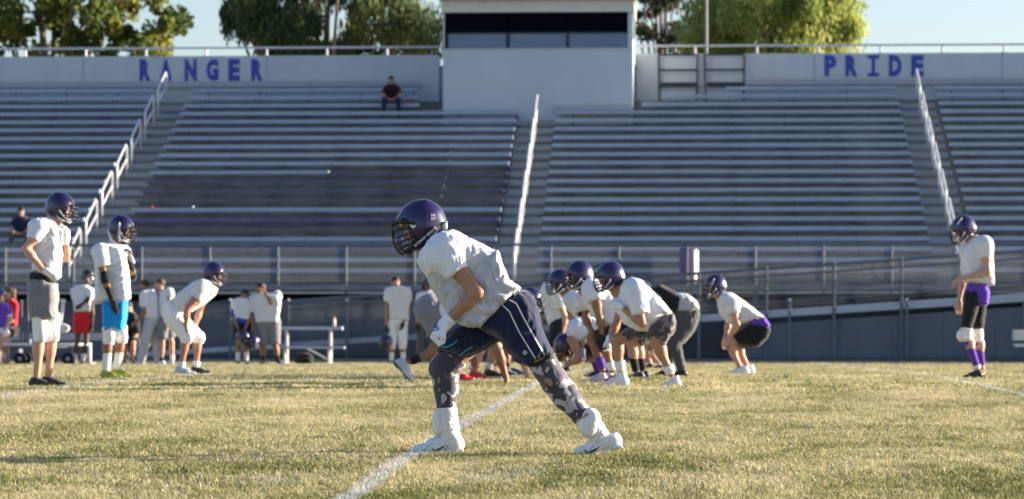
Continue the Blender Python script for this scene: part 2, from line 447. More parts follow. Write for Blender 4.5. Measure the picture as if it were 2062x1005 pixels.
def scatter(y0, y1, step, margin):
    out = []
    y = y0
    while y < y1:
        hw = y * 1.031 / 6.5 + margin; n = int(2 * hw / step); xc = -math.tan(PSI) * y
        x = xc - hw + (np.arange(n) + RNG.uniform(0, 1, n)) * step
        yy = y + RNG.uniform(0, step, n)
        gs = .95 + .38 * np.sin(x * 3.1 + 1.7 * np.sin(yy * 2.3)) * np.sin(yy * 1.9 + 1.3 * np.sin(x * 2.7)) + .30 * np.sin(x * 11 + 2 * np.sin(yy * 7)) * np.sin(yy * 9 + 2 * np.sin(x * 8))
        out.append(np.stack([x, yy, np.full(n, ground(y + step / 2)), np.clip(1 + (gs - 1) * .7 - .45 * np.clip(np.sin(x * .9 + 2 * np.sin(yy * .5)) * np.sin(yy * .7 + x * .3) - .55, 0, 1), .3, 1.5)], 1)); y += step
    return np.concatenate(out)
near_c = [clump('grass_clump', 34, .055, .012, .034, .0042, 20 + i) for i in range(6)]
grass_field('grass', scatter(12.5, 30.0, .052, 3.0), near_c, .7, 1.35, 'short dry green and straw turf in front of and around the players')
far_c = [clump('grass_clump_wide', 40, .11, .014, .036, .009, 50 + i) for i in range(5)]
grass_field('grass', scatter(30.0, 72.4, .105, 5.0), far_c, .7, 1.3, 'dry straw coloured turf out to the far sideline')
print('grass', len(bpy.data.objects))

# ================================================================== grandstand
m_conc = mat('riser_concrete', (.235, .24, .24), .85, var=.38, vscale=1.6, bump=.25, bscale=30, stretch=(1, 1, 3))
N, L, b = nodes_of(m_conc)   # weather streaks down the risers, position based
m_alu = mat('bench_aluminium', (.34, .40, .50), .5, metal=.1, var=.12, vscale=3)
m_purple_pl = mat('faded_purple_paint', (.12, .12, .24), .6, var=.45, vscale=5)
m_gap = mat('worn_timber_grey', (.13, .135, .14), .8, var=.4, vscale=6)
m_steel = mat('galvanised_steel', (.14, .165, .19), .7, metal=.0, var=.08, vscale=8)
m_rail = mat('handrail_aluminium', (.60, .61, .62), .35, metal=.15, var=.04)
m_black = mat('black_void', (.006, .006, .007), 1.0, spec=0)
m_bolt = mat('bolt_cap', (.75, .75, .76), .25, metal=.6)
Y0 = 80.05; RUN = .762; RISE = .2808; NR = 21
def rowY(k): return Y0 + RUN * k
PL0 = 2.155                                     # top of the first plank
def plT(k): return PL0 + RISE * k
def trd(k): return plT(k) - .43                 # tread height of row k
XL, XR = -34.0, 32.0
a1l, a1r = XY(250, rowY(13)), XY(328, rowY(13))
a2l, a2r = XY(1022, rowY(10)), XY(1102, rowY(9))
a3l, a3r = XY(1838, rowY(11)), XY(1921, rowY(11))
SECT = [(XL, a1l), (a1r, a2l), (a2r, a3l), (a3r, XR)]
stand = empty('grandstand', (0, Y0, 0)); tag(stand, 'long grey concrete bleacher grandstand with aluminium benches and three aisles', 'grandstand')
def spart(name, mb, m, **k): return mb.build(name, m, stand, loc=(0, -Y0, 0), **k)
BX0, BX1 = XY(890, rowY(17)), XY(1274, rowY(17))     # press box footprint in X
BXY = rowY(17) + .36                                 # its front face
# each riser step is a part
for k in range(0, NR):
    mb = MB(); y = rowY(k) - .42; h = trd(k)
    hb = trd(k) - RISE - .25 if k else h - .14
    segs = [(XL, XR)] if k < 18 else [(XL, BX0), (BX1, XR)]
    for (x0, x1) in segs:
        mb.box((x0, y, hb), (x1, y + RUN + .003, h - .04)); mb.box((x0, y - .05, h - .04), (x1, y + RUN + .006, h))
    if k == 0:
        mb = MB(); mb.box((XL, y - 1.25, h - .13), (XR, y + RUN, h))
    spart('riser_step', mb, m_conc)
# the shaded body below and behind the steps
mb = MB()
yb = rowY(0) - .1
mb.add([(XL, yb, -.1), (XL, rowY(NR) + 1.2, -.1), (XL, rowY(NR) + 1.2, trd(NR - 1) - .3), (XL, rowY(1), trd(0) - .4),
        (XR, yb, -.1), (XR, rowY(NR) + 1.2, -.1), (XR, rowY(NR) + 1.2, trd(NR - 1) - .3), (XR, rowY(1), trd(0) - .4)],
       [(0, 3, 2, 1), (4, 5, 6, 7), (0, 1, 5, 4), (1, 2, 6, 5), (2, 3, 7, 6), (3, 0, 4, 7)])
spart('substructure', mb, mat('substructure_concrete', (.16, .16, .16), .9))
# concrete half steps in the aisles, coloured paler for the extra skylight there
m_step = mat('aisle_concrete_skylit', (.33, .345, .36), .85, var=.2, vscale=2, bump=.2, bscale=30)
for (xl, xr) in ((a1l, a1r), (a2l, a2r), (a3l, a3r)):
    for k in range(1, NR):
        y = rowY(k) - .42
        mb = MB(); mb.box((xl + .04, y - .36, trd(k - 1) + .002), (xr - .04, y - .052, trd(k) - RISE * .52)); mb.box((xl + .04, y - .375, trd(k) - RISE * .52), (xr - .04, y - .052, trd(k) - RISE * .45)); spart('aisle_step', mb, m_step)
# bench planks: one mesh per plank length, purple/missing stretches in the centre-left section
def plank(x0, x1, k, m, t=.095, dz=0, dy=0):
    mb = MB(); y = rowY(k) + dy; z = plT(k) + dz
    mb.box((x0 + .008, y, z - t), (x1 - .008, y + .26, z))
    return spart('bench_plank', mb, m)
BRK = MB()
def bracket_row(x0, x1, k):
    mb = BRK; x = x0 + .5
    while x < x1 - .2:
        mb.box((x - .012, rowY(k) + .09, trd(k) - .002), (x + .012, rowY(k) + .20, plT(k) - .12)); x += 1.52
rg = random.Random(3)
for si, (x0, x1) in enumerate(SECT):
    for k in range(NR):
        s0, s1 = x0, x1
        spans = [(s0, s1)]
        if k >= 18:
            if si == 1: spans = [(s0, XY(845, rowY(k)))]
            if si == 2: spans = [(XY({18: 1292, 19: 1330, 20: 1462}[k], rowY(k)), s1)]
        for (p, q) in spans:
            L_ = q - p; n = max(1, round(L_ / 6.1))
            for i in range(n):
                u, v = p + L_ * i / n, p + L_ * (i + 1) / n
                if si == 1 and k in (10,):
                    xm = XY(662, rowY(k))
                    if u < xm < v:
                        plank(u, xm, k, m_alu); plank(xm, v, k, m_purple_pl, .05, -.05); continue
                    plank(u, v, k, m_alu if v <= xm else m_purple_pl, .095 if v <= xm else .05); continue
                if si == 1 and k in (9, 8): plank(u, v, k, m_purple_pl, .045, -.03); continue
                if si == 1 and k in (5, 2): plank(u, v, k, m_purple_pl, .10, -.01, .02); continue
                if si == 1 and k in (7, 4): plank(u, v, k, m_gap, .06, -.04, .05); continue
                plank(u, v, k, m_alu, rg.uniform(.100, .110), rg.uniform(-.004, .004))
            bracket_row(p, q, k)
    # purple painted end caps beside the aisles
for si, xe, sgn in ((1, a1l, -1), (1, a2l, -1)):
    for k in range(1, NR - 3, 1):
        if rg.random() < .5: continue
        mb = MB(); mb.box((xe - .07, rowY(k) + .03, trd(k) + .16), (xe + .01, rowY(k) + .22, plT(k) - .14)); spart('seat_end_block', mb, mat('end_block_purple', (.04, .045, .16), .6))
spart('bench_brackets', BRK, mat('bracket_dark', (.10, .105, .11), .6))['kind'] = 'stuff'
# top backrest board against the wall
yw = rowY(20) + .62
for x0, x1 in ((XL, XY(845, yw)), (XY(1500, yw), XR)):
    n = round((x1 - x0) / 3.4)
    for i in range(n):
        mb = MB(); u, v = x0 + (x1 - x0) * i / n, x0 + (x1 - x0) * (i + 1) / n
        mb.box((u + .012, yw, plT(20) + .09), (v - .012, yw + .07, plT(20) + .245)); spart('back_board', mb, mat('pale_board', (.36, .385, .41), .5, var=.05))
mb = MB(); mb.box((XY(1117, BXY), BXY - .12, plT(17) + .02), (BX1 - .05, BXY - .02, plT(17) + .17)); spart('back_board', mb, mat('pale_board', (.36, .385, .41)))
# purple painted landing plates at the aisle tops
for xl, xr in ((XY(338, rowY(19)), XY(383, rowY(19))), (a3l - .1, a3l + .75)):
    mb = MB(); mb.box((xl, rowY(19) - .46, trd(19) - .16), (xr, rowY(19) - .443, trd(19) - .04)); spart('painted_step_edge', mb, m_purple_pl)
# rear wall
WY = rowY(20) + .85; WT = zY(1031, 110, WY); WB = trd(20) - .3
m_wall = mat('painted_stucco_wall', (.50, .54, .57), .8, var=.07, stretch=(1, 1, .35), vscale=1.5, bump=.08, bscale=80)
wall = empty('parapet_wall', (0, WY, 0)); tag(wall, 'pale painted parapet wall along the top of the bleachers with blue lettering', 'wall')
def wpart(name, mb, m): return mb.build(name, m, wall, loc=(0, -WY, 0))
edges = [XL] + [XY(u, WY) for u in (-200, 168, 537, 885)] ; edges2 = [XY(u, WY) for u in (1280, 1640, 2018, 2400)] + [XR]
for ed in (edges, edges2):
    for i in range(len(ed) - 1):
        mb = MB(); mb.box((ed[i] + .012, WY, WB), (ed[i + 1] - .012, WY + .2, WT)); wpart('wall_panel', mb, m_wall)
    mb = MB(); mb.box((ed[0], WY + .012, WB), (ed[-1], WY + .19, WT - .01)); wpart('wall_core', mb, mat('joint_grey', (.3, .3, .3)))
mb = MB(); mb.box((XL, WY + .21, -.03), (XR, WY + .5, WT - .3)); wpart('rear_face', mb, m_wall)
# railing on top of the wall
top_rail = empty('wall_railing', (0, WY + .1, WT)); tag(top_rail, 'grey pipe railing on top of the parapet wall', 'railing')
rz = zY(1031, 94, WY + .1)
for seg in ((XL, XY(889, WY)), (XY(1280, WY), XR)):
    mb = MB(); mb.tube([(seg[0], 0, rz - WT), (seg[1], 0, rz - WT)], .032, 8); mb.build('top_rail', m_rail, top_rail)
pu = [50 + 121.5 * k for k in range(-4, 7)] + [1400 + 124.5 * k for k in range(0, 8)]
for u in pu:
    x = XY(u, WY)
    mb = MB(); mb.tube([(x, 0, .0), (x, 0, rz - WT - .03)], .032, 8); mb.box((x - .07, -.07, 0), (x + .07, .07, .015)); mb.build('post', m_rail, top_rail)
# lettering painted on the wall
m_let = mat('blue_letter_paint', (.045, .07, .36), .6, var=.15, vscale=9)
def text_mesh(s, size, bold=.0, depth=.0, sx=1.0):
    c = bpy.data.curves.new('t', 'FONT'); c.body = s; c.size = size; c.offset = bold; c.extrude = depth; c.resolution_u = 4
    o = bpy.data.objects.new('t', c); COL.objects.link(o); bpy.context.view_layer.update()
    dg = bpy.context.evaluated_depsgraph_get(); me = bpy.data.meshes.new_from_object(o.evaluated_get(dg))
    bpy.data.objects.remove(o); bpy.data.curves.remove(c)
    co = np.empty(len(me.vertices) * 3); me.vertices.foreach_get('co', co); co = co.reshape(-1, 3)
    return me, co
def wall_letter(ch, u0, u1, v0, v1):
    Yl = WY; a = PY(u0, v1, Yl); b_ = PY(u1, v0, Yl); W = b_.x - a.x; H = b_.z - a.z
    if ch == 'I':
        mb = MB(); t = H * .17
        for (p, q) in (((0, 0), (W, t)), ((0, H - t), (W, H)), ((W * .36, t), (W * .64, H - t))): mb.box((p[0], 0, p[1]), (q[0], .012, q[1]))
        me = mesh_from('letter', mb.V, mb.F); off = Vector((a.x, -.0135, a.z))
        o = link('letter', me, m_let, wall, off)
        return
    me, co = text_mesh(ch, 1.0, .06, .006)
    mn = co.min(0); mx_ = co.max(0)
    s = np.stack([(co[:, 0] - mn[0]) / (mx_[0] - mn[0]) * W, -co[:, 2] - .0075, (co[:, 1] - mn[1]) / (mx_[1] - mn[1]) * H], 1)
    me.vertices.foreach_set('co', s.ravel()); me.update(); me.name = 'letter'
    link('letter', me, m_let, wall, (a.x, 0, a.z))
for ch, u0, u1 in (('R', 281, 303), ('A', 322, 346), ('N', 372, 396), ('G', 416, 440), ('E', 460, 483), ('R', 506, 529)): wall_letter(ch, u0, u1, 119, 163)
for ch, u0, u1 in (('P', 1660, 1684), ('R', 1702, 1727), ('I', 1747, 1770), ('D', 1790, 1815), ('E', 1835, 1860)): wall_letter(ch, u0, u1, 111, 154)

# ================================================================== press box
box = empty('press_box', (0, BXY, trd(17))); tag(box, 'pale stucco press box with a dark window band above the centre bleachers', 'press box')
BD = 3.4
def bpart(name, mb, m, parent=None): 
    return mb.build(name, m, parent or box, loc=(0, -BXY, -trd(17)) if parent is None else None)
zb = trd(17) - .05; z1 = zY(1080, 100, BXY); z2 = zY(1080, 25, BXY); z3 = zY(1080, 1, BXY)
m_box = mat('press_box_stucco', (.49, .54, .57), .8, var=.055, stretch=(1, 1, .4), vscale=1.3, bump=.08, bscale=90)
mb = MB(); mb.box((BX0, BXY, zb), (BX1, BXY + BD, z1)); bpart('lower_wall', mb, m_box)
mb = MB(); mb.box((BX0, BXY - .03, z1), (BX1, BXY + BD, z1 + .035)); bpart('sill_band', mb, m_box)
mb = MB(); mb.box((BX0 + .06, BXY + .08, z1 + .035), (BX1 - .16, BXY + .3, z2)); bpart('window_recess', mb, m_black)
mb = MB(); mb.box((BX1 - .14, BXY, z1 + .035), (BX1, BXY + BD, z2)); mb.box((BX0, BXY, z1 + .035), (BX0 + .05, BXY + BD, z2)); mb.box((BX0 + .06, BXY + .32, z1 + .035), (BX1 - .15, BXY + BD, z2)); bpart('side_wall', mb, m_box)
mb = MB(); mb.box((BX0 - .03, BXY - .12, z2), (BX1 + .05, BXY + BD, z3)); bpart('fascia', mb, mat('fascia_cream', (.62, .58, .50), .7, var=.05))
mb = MB(); mb.box((BX0 - .1, BXY - .3, z3), (BX1 + .1, BXY + BD + .2, z3 + .14)); bpart('roof', mb, mat('roof_grey', (.30, .32, .33), .7))
mb = MB(); mb.box((BX1 - .01 + .02, BXY + .04, z1 + .3), (BX1 + .07, BXY + .25, z2 - .002)); bpart('corner_trim', mb, mat('fascia_cream', (.62, .58, .50)))
m_scr = mat('dark_screen', (.004, .005, .008), 1.0, spec=0, var=.3, vscale=3)
m_glass = mat('window_glass', (.085, .11, .15), .08, spec=1.0, var=.2, vscale=.8, coat=.6)
ups = [(903, 1019), (1026, 1140), (1146, 1266)]
for (u0, u1) in ups:
    xa, xb = XY(u0, BXY), XY(u1, BXY); zt = zY(1080, 67, BXY); zbm = zY(1080, 98.5, BXY)
    mb = MB(); mb.box((xa - .03, BXY + .03, zt + .035), (xb + .03, BXY + .07, z2 - .015)); bpart('dark_screen', mb, m_scr)
    mb = MB(); mb.add([(xa, BXY + .02, zbm), (xb, BXY + .02, zbm), (xb, BXY + .06, zt), (xa, BXY + .06, zt)], [(0, 1, 2, 3)]); bpart('window_pane', mb, m_glass)
    mb = MB()
    for (p, q) in (((xa - .04, zbm - .03), (xb + .04, zbm)), ((xa - .04, zt), (xb + .04, zt + .03)), ((xa - .04, zbm + .001), (xa, zt - .001)), ((xb, zbm + .001), (xb + .04, zt - .001))):
        mb.box((p[0], BXY + .008, p[1]), (q[0], BXY + .078, q[1]))
    bpart('window_frame', mb, mat('dark_frame', (.03, .035, .04), .5))
# black steel frames beside the press box
m_fr = mat('black_steel', (.025, .03, .04), .5)
for (u0, u1, lab) in ((1328, 1403, 'black steel guard frame nearer the press box'), (1421, 1497, 'black steel guard frame nearer the word on the right wall')):
    yf = WY - .12; x0, x1 = XY(u0, yf), XY(u1, yf); zt = zY(1400, 110, yf); zm = zY(1400, 141, yf); zl = zY(1400, 166, yf)
    e = empty('guard_frame', (x0, yf, trd(20))); tag(e, lab, 'railing', 'guard frames at the top of the stand')
    for i, x in enumerate((0, x1 - x0)):
        MB().tube([(x, 0, 0), (x + (.03 if i else -.03), 0, zt - trd(20))], .035, 6).build('post', m_fr, e)
    for z in (zt, zm): MB().tube([(0, -.001, z - trd(20)), (x1 - x0, -.001, z - trd(20))], .03, 6).build('rail', m_fr, e)
    MB().box((.03, -.03, zl - trd(20) - .13), (x1 - x0 - .03, .03, zl - trd(20))).build('bar_with_dark_gap', m_fr, e)  # black bar, made deeper to stand in for the dark void beneath

# ================================================================== aisle handrails
def aisle_rail(x, n, k0, label, umod=None):
    for j in range(n):
        k = k0 + 3 * j
        if k > 19: break
        yA = rowY(k) - .30; yB = rowY(k) + 2 * RUN - .30
        if k + 2 > 20: yB = rowY(20) - .2
        zA = trd(k); zB = trd(min(k + 2, 20)); h = .88
        e = empty('handrail', (x, yA, zA)); tag(e, label % j if '%' in label else label, 'handrail')
        dy = yB - yA; dz = zB - zA
        pts = [(0, 0, 0), (0, 0, h - .12), (0, .03, h - .03), (0, .12, h + .02), (0, dy - .12, dz + h - .0), (0, dy - .03, dz + h - .03), (0, dy, dz + h - .12), (0, dy, dz)]
        MB().tube(pts, .032, 8).build('rail_frame', m_rail, e, smooth=True)
        MB().tube([(0, .02, h * .55), (0, dy - .02, dz + h * .55)], .026, 8).build('mid_rail', m_rail, e, smooth=True)
        yield e, k
ords = ['lowest', 'second lowest', 'third lowest', 'middle', 'third highest', 'second highest', 'topmost']
for x, nm in ((XY(268, rowY(12)) , 'left'), (XY(1063, rowY(9)), 'centre'), (XY(1880, rowY(11)), 'right')):
    for j, (e, k) in enumerate(aisle_rail(x, 7, 0, 'x')):
        e['label'] = '%s white pipe handrail section of the %s bleacher aisle' % (ords[j], nm); e['group'] = 'aisle handrail sections'

# ================================================================== fences and ramp
def chain_link(name, parent, x0, x1, zf0, zf1, y, pitch=.06, r=.0022, loc=None):
    """diamond wires between two height functions of x"""
    mb = MB(); h = max(zf1(x0) - zf0(x0), zf1(x1) - zf0(x1)) 
    V = []; F = []
    def wire(xa, za, xb, zb, yy):
        o = len(V); d = Vector((xb - xa, 0, zb - za)).normalized(); nx, nz = -d.z * r, d.x * r
        V.extend([(xa + nx, yy, za + nz), (xa - nx, yy, za - nz), (xa, yy - r * 1.5, za), (xb + nx, yy, zb + nz), (xb - nx, yy, zb - nz), (xb, yy - r * 1.5, zb)])
        F.extend([(o, o + 1, o + 4, o + 3), (o + 1, o + 2, o + 5, o + 4), (o + 2, o, o + 3, o + 5)])
    x = x0 - h
    while x < x1:
        for s in (1, -1):
            xa, xb = (x, x + h) if s == 1 else (x + h, x)
            a = max(min(xa, xb), x0); b_ = min(max(xa, xb), x1)
            if b_ - a < .02: continue
            za = zf0(a) + (a - x if s == 1 else x + h - a); zb_ = zf0(b_) + (b_ - x if s == 1 else x + h - b_)
            wire(a, za, b_, zb_, y + s * .004)
        x += pitch
    me = mesh_from(name, V, F); o = link(name, me, m_wire, parent, loc); o['kind'] = 'stuff'; return o
m_wire = mat('chain_link_wire', (.22, .24, .26), .6, metal=.0)
# deck fence
DY = Y0 - 1.62; DZ = trd(0)
df = empty('deck_fence', (0, DY, DZ)); tag(df, 'chain link guard fence along the front of the bleacher deck', 'fence')
dr = zY(1031, 492.5, DY) - DZ
for x0, x1 in ((XL, XR),):
    MB().tube([(x0, 0, dr), (x1, 0, dr)], .033, 8).build('top_rail', m_steel, df)
    MB().tube([(x0, 0, .07), (x1, 0, .07)], .022, 6).build('bottom_rail', m_steel, df)
chain_link('chain_link_mesh', df, XL, XR, lambda x: .07, lambda x: dr, -.03)
k = -4
while True:
    u = 10.5 + 137.3 * k
    if u > 2600: break
    x = XY(u, DY)
    if k % 2 == 0: pass
    MB().tube([(x, 0, -.22), (x, 0, dr + .02)], .029, 8).build('post', m_steel, df); k += 1
# deck front edge beam and bolts
deck = empty('front_walkway', (0, DY, 0)); tag(deck, 'galvanised front walkway of the bleachers on steel legs with cross braces', 'walkway')
MB().box((XL, .05, DZ - .17), (XR, .11, DZ - .01)).build('edge_beam', m_steel, deck)
MB().box((XL, .02, DZ - .21), (XR, .07, DZ - .172)).build('edge_lip', m_rail, deck)
u = -200
while u < 2300:
    x = XY(u, DY); mb = MB(); mb.lathe([(.001, 0), (.028, 0), (.022, .014), (.001, .016)], n=8)
    o = mb.build('bolt_head', m_bolt, deck, smooth=True, loc=(x, .05, DZ - .08)); o.rotation_euler = (R_(90), 0, 0); u += 27.7
for k in range(-3, 18):
    u = 10.5 + 137.3 * k; x = XY(u, DY)
    if k % 3 == 2: MB().box((x - .05, .14, -.03), (x + .05, .24, DZ - .18)).build('leg', m_steel, deck)
    if k % 3 == 0:
        x2 = XY(u + 137.3, DY)
        for (za, zb_) in ((1.28, 1.6), (1.6, 1.28)): MB().tube([(x + .05, .2 + (.03 if za < zb_ else 0), za), (x2 - .05, .2 + (.03 if za < zb_ else 0), zb_)], .022, 6).build('brace', m_steel, deck)
# front wall below the deck
FW = Y0 - .95; FT = zY(1031, 606, FW)
m_fw = mat('grey_board_wall', (.135, .152, .175), .75, var=.10, vscale=1.3, bump=.12, bscale=20, stretch=(1, 1, .3))
fwall = empty('base_wall', (0, FW, 0)); tag(fwall, 'blue grey panelled wall closing off the space below the bleachers', 'wall')
x = XL
while x < XR:
    MB().box((x + .006, 0, -.06), (x + 1.20, .05, FT)).build('wall_panel', m_fw, fwall); x += 1.206
MB().box((XL, .052, -.06), (XR, .1, FT - .004)).build('backing', m_black, fwall)
# ramp
RY0, RY1 = DY - 1.35, DY - .15
def rz_(x): # top of ramp kerb as function of x
    return rA + rB * x
xa_, xb_ = XY(340, RY0), XY(2062, RY0); za_, zb2 = zY(340, 706, RY0), zY(2062, 590, RY0)
rB = (zb2 - za_) / (xb_ - xa_); rA = za_ - rB * xa_
ramp = empty('access_ramp', (0, RY0, 0)); tag(ramp, 'long concrete wheelchair ramp climbing to the right in front of the bleachers', 'ramp')
rx0 = xa_ - 1.2; rx1 = XR
def slab(y0, y1, t0, t1, xs_=None):
    a, b_ = xs_ or (rx0, rx1)
    V = []
    for x in (a, b_):
        for y in (y0, y1):
            for t in (t0, t1): V.append((x, y, max(rz_(x) + t, -.05)))
    F = [(0, 2, 3, 1), (4, 5, 7, 6), (0, 1, 5, 4), (2, 6, 7, 3), (0, 4, 6, 2), (1, 3, 7, 5)]
    m_ = MB(); m_.add(V, F); return m_
slab(.0, 1.2, -.22, -.08).build('ramp_deck', m_conc, ramp)
m_kerb = mat('ramp_kerb', (.46, .50, .54), .6, var=.08)
slab(-.05, -.002, -.32, .0).build('kerb_beam', m_kerb, ramp); slab(1.203, 1.25, -.26, .0).build('kerb_beam', m_kerb, ramp)
# side boards below the ramp
x = rx0 + 1.5
while x < rx1:
    x2 = min(x + 1.215, rx1)
    zt1, zt2 = rz_(x) - .325, rz_(x2) - .325
    if x > XY(1395, RY0) and zt1 > .15:
        V = [(x, .02, -.05), (x2 - .008, .02, -.05), (x2 - .008, .02, zt2), (x, .02, zt1), (x, .05, -.05), (x2 - .008, .05, -.05), (x2 - .008, .05, zt2), (x, .05, zt1)]
        m_ = MB(); m_.add(V, [(0, 1, 2, 3), (7, 6, 5, 4), (0, 3, 7, 4), (1, 5, 6, 2), (3, 2, 6, 7)]); m_.build('side_panel', m_fw, ramp)
    x = x2
hr = zY(1300, 557, RY0) - rz_(XY(1300, RY0))
rxh0 = XY(384, RY0)
for yy in (-.03, 1.22):
    for hh, rr in ((hr, .028), (hr - .17, .02), (.17, .022)):
        MB().tube([(rxh0, yy, rz_(rxh0) + hh), (rx1, yy, rz_(rx1) + hh)], rr, 8).build('ramp_handrail', m_steel, ramp)
chain_link('chain_link_mesh', ramp, rxh0, rx1, lambda x: rz_(x) + .04, lambda x: rz_(x) + hr - .02, -.05)
# clip mesh height differences are small: the ramp fence is parallel to its kerb
u = 1271.0
while u < 2500:
    x = XY(u, RY0); thick = u > 1350
    MB().tube([(x, -.09, -.04), (x, -.09, rz_(x) + hr + .03)], .036, 8).build('ramp_post', m_steel, ramp)
    u += 136
# low fence by the track
LY = 76.9; lh = zY(600, 609, LY) - ground(LY)
lf = empty('track_fence', (0, LY, ground(LY))); tag(lf, 'low chain link fence between the running track and the ramp', 'fence')
lx0, lx1 = XY(463, LY), XY(1290, LY)
MB().tube([(lx0, 0, lh), (lx1, 0, lh)], .024, 8).build('top_rail', m_steel, lf)
chain_link('chain_link_mesh', lf, lx0, lx1, lambda x: .04, lambda x: lh - .0, -.02)
for k in range(-6, 16):
    u = 463 + 117.7 * k if k < 8 else 1590 + 118 * (k - 9) * 2
    if k < 0: continue
    if u > 2400: break
    x = XY(u, LY); mb = MB(); mb.tube([(x, .01, -.02), (x, .01, lh + .04)], .03, 8); o = mb.build('post', m_steel, lf)
    mb = MB(); mb.lathe([(.034, 0), (.036, .02), (.02, .05), (.001, .06)], (x, .01, lh + .04), 8); mb.build('post_cap', m_rail, lf, smooth=True)
# purple padded drum on the deck
e = empty('padded_drum', PY(1387, 566, DY + .5)); e.location.z = DZ
tag(e, 'purple padded drum with a pale stripe standing on the deck behind the fence', 'drum')
MB().lathe([(.22, 0), (.235, .03), (.235, .84), (.22, .9), (.05, .91)], n=24).build('drum_body', mat('drum_purple', (.16, .07, .22), .4, var=.2, vscale=8), e, smooth=True)
mb = MB()
V = []; F = []
for i in range(7):
    t = R_(-55 + i * 11); V += [(.238 * math.cos(t), .238 * math.sin(t), .05), (.238 * math.cos(t), .238 * math.sin(t), .83)]
    if i: F.append((2 * i - 2, 2 * i, 2 * i + 1, 2 * i - 1))
mb.add(V, F); mb.build('pale_stripe', mat('drum_white', (.75, .74, .72), .4), e, smooth=True)
# ================================================================== trees
def leaf_material(name, c0, c1, c2, trans=.35):
    m = bpy.data.materials.new(name); m.use_nodes = True; N, L, b = nodes_of(m)
    at = N.new('ShaderNodeAttribute'); at.attribute_name = 'tone'
    cr = N.new('ShaderNodeValToRGB'); e = cr.color_ramp.elements; e[0].color = (*c0, 1); e[1].color = (*c2, 1); x = e.new(.5); x.color = (*c1, 1)
    L.new(at.outputs['Fac'], cr.inputs[0]); L.new(cr.outputs[0], b.inputs['Base Color']); b.inputs['Roughness'].default_value = .6
    b.inputs['Specular IOR Level'].default_value = .25
    tr = N.new('ShaderNodeBsdfTranslucent'); L.new(cr.outputs[0], tr.inputs[0]); ms = N.new('ShaderNodeMixShader'); ms.inputs[0].default_value = trans
    L.new(b.outputs[0], ms.inputs[1]); L.new(tr.outputs[0], ms.inputs[2]); L.new(ms.outputs[0], N['Material Output'].inputs[0])
    return m
m_bark = mat('bark', (.16, .12, .09), .9, var=.35, vscale=4, bump=.6, bscale=12, stretch=(1, 1, .25))
def tree(label, base_u, Y, lobes, nclu, nleaf, lsize, crad, m, droop=0, trunk_r=.35, seed=1, zlow=3.0, tone_sun=None, flat=1.0, limbs=14):
    """lobes: (u, v, ru, rv, depth) ellipsoids in photo pixels at distance Y"""
    rg = np.random.default_rng(seed); Z = Y; s = FPX / Z
    b0 = PY(base_u, HV, Y); root = empty('tree', (b0.x, Y, -.03)); tag(root, label, 'tree', 'trees behind the grandstand')
    cl = []; wts = np.array([l[2] * l[3] for l in lobes], float); wts /= wts.sum()
    for i in range(nclu):
        l = lobes[rg.choice(len(lobes), p=wts)]
        d = rg.normal(size=3); d /= np.linalg.norm(d); r = rg.uniform(.35, 1) ** .5
        c = PY(l[0], l[1], Y)
        cl.append((c.x - b0.x + d[0] * r * l[2] / s, d[1] * r * l[4], c.z + .03 + d[2] * r * l[3] / s))
    cl = np.array(cl)
    n = nclu * nleaf; ci = np.repeat(np.arange(nclu), nleaf)
    crr = crad * rg.uniform(.5, 1.6, nclu)[ci]
    d = rg.normal(size=(n, 3)); d /= np.linalg.norm(d, axis=1)[:, None]; rr = rg.uniform(.15, 1, n) ** .6
    pos = cl[ci] + d * (rr * crr)[:, None] * np.array([1, 1, flat])
    if droop: pos[:, 2] -= droop * rg.uniform(0, 1, n) ** 1.5
    a = rg.normal(size=(n, 3)); a /= np.linalg.norm(a, axis=1)[:, None]
    if droop: a = a * .35 + np.array([0, 0, -1]); a /= np.linalg.norm(a, axis=1)[:, None]
    t = rg.normal(size=(n, 3)); t -= a * (t * a).sum(1)[:, None]; t /= np.linalg.norm(t, axis=1)[:, None]
    ls = lsize * rg.uniform(.6, 1.3, n)[:, None]; wd = .34 if not droop else .16
    V = np.stack([pos - a * ls * .5, pos + t * ls * wd, pos + a * ls * .5, pos - t * ls * wd], 1).reshape(-1, 3)
    F = np.arange(4 * n).reshape(-1, 4)
    me = bpy.data.meshes.new('crown'); me.vertices.add(4 * n); me.vertices.foreach_set('co', V.astype(np.float32).ravel())
    me.loops.add(4 * n); me.loops.foreach_set('vertex_index', F.ravel().astype(np.int32)); me.polygons.add(n)
    me.polygons.foreach_set('loop_start', (np.arange(n) * 4).astype(np.int32)); me.update()
    tone_c = rg.uniform(0, 1, nclu); tone = np.clip(tone_c[ci] * .65 + rg.uniform(0, .35, n), 0, 1)
    at = me.attributes.new('tone', 'FLOAT', 'POINT'); at.data.foreach_set('value', np.repeat(tone, 4).astype(np.float32))
    o = link('crown', me, m, root)
    mb = MB(); top = cl[:, 2].mean(); cx = cl[:, 0].mean()
    mb.tube([(0, 0, 0), (.15, 0, zlow * .5), (cx * .25, 0, zlow), (cx * .6, .1, (zlow + top) / 2), (cx, 0, top)], [trunk_r * 1.2, trunk_r, trunk_r * .85, trunk_r * .6, trunk_r * .25], 10)
    for j in rg.choice(nclu, min(limbs, nclu), replace=False):
        c = cl[j]; z0 = rg.uniform(zlow, (zlow + top) / 2); f = (z0 - zlow) / max(top - zlow, .1)
        p0 = (cx * (.25 + .7 * f), 0, z0); md = ((p0[0] + c[0]) / 2, c[1] * .5, (z0 + c[2]) / 2 + .4)
        mb.tube([p0, md, tuple(c)], [trunk_r * .4, trunk_r * .25, .04], 6)
    mb.build('trunk', m_bark, root, smooth=True)
    return root
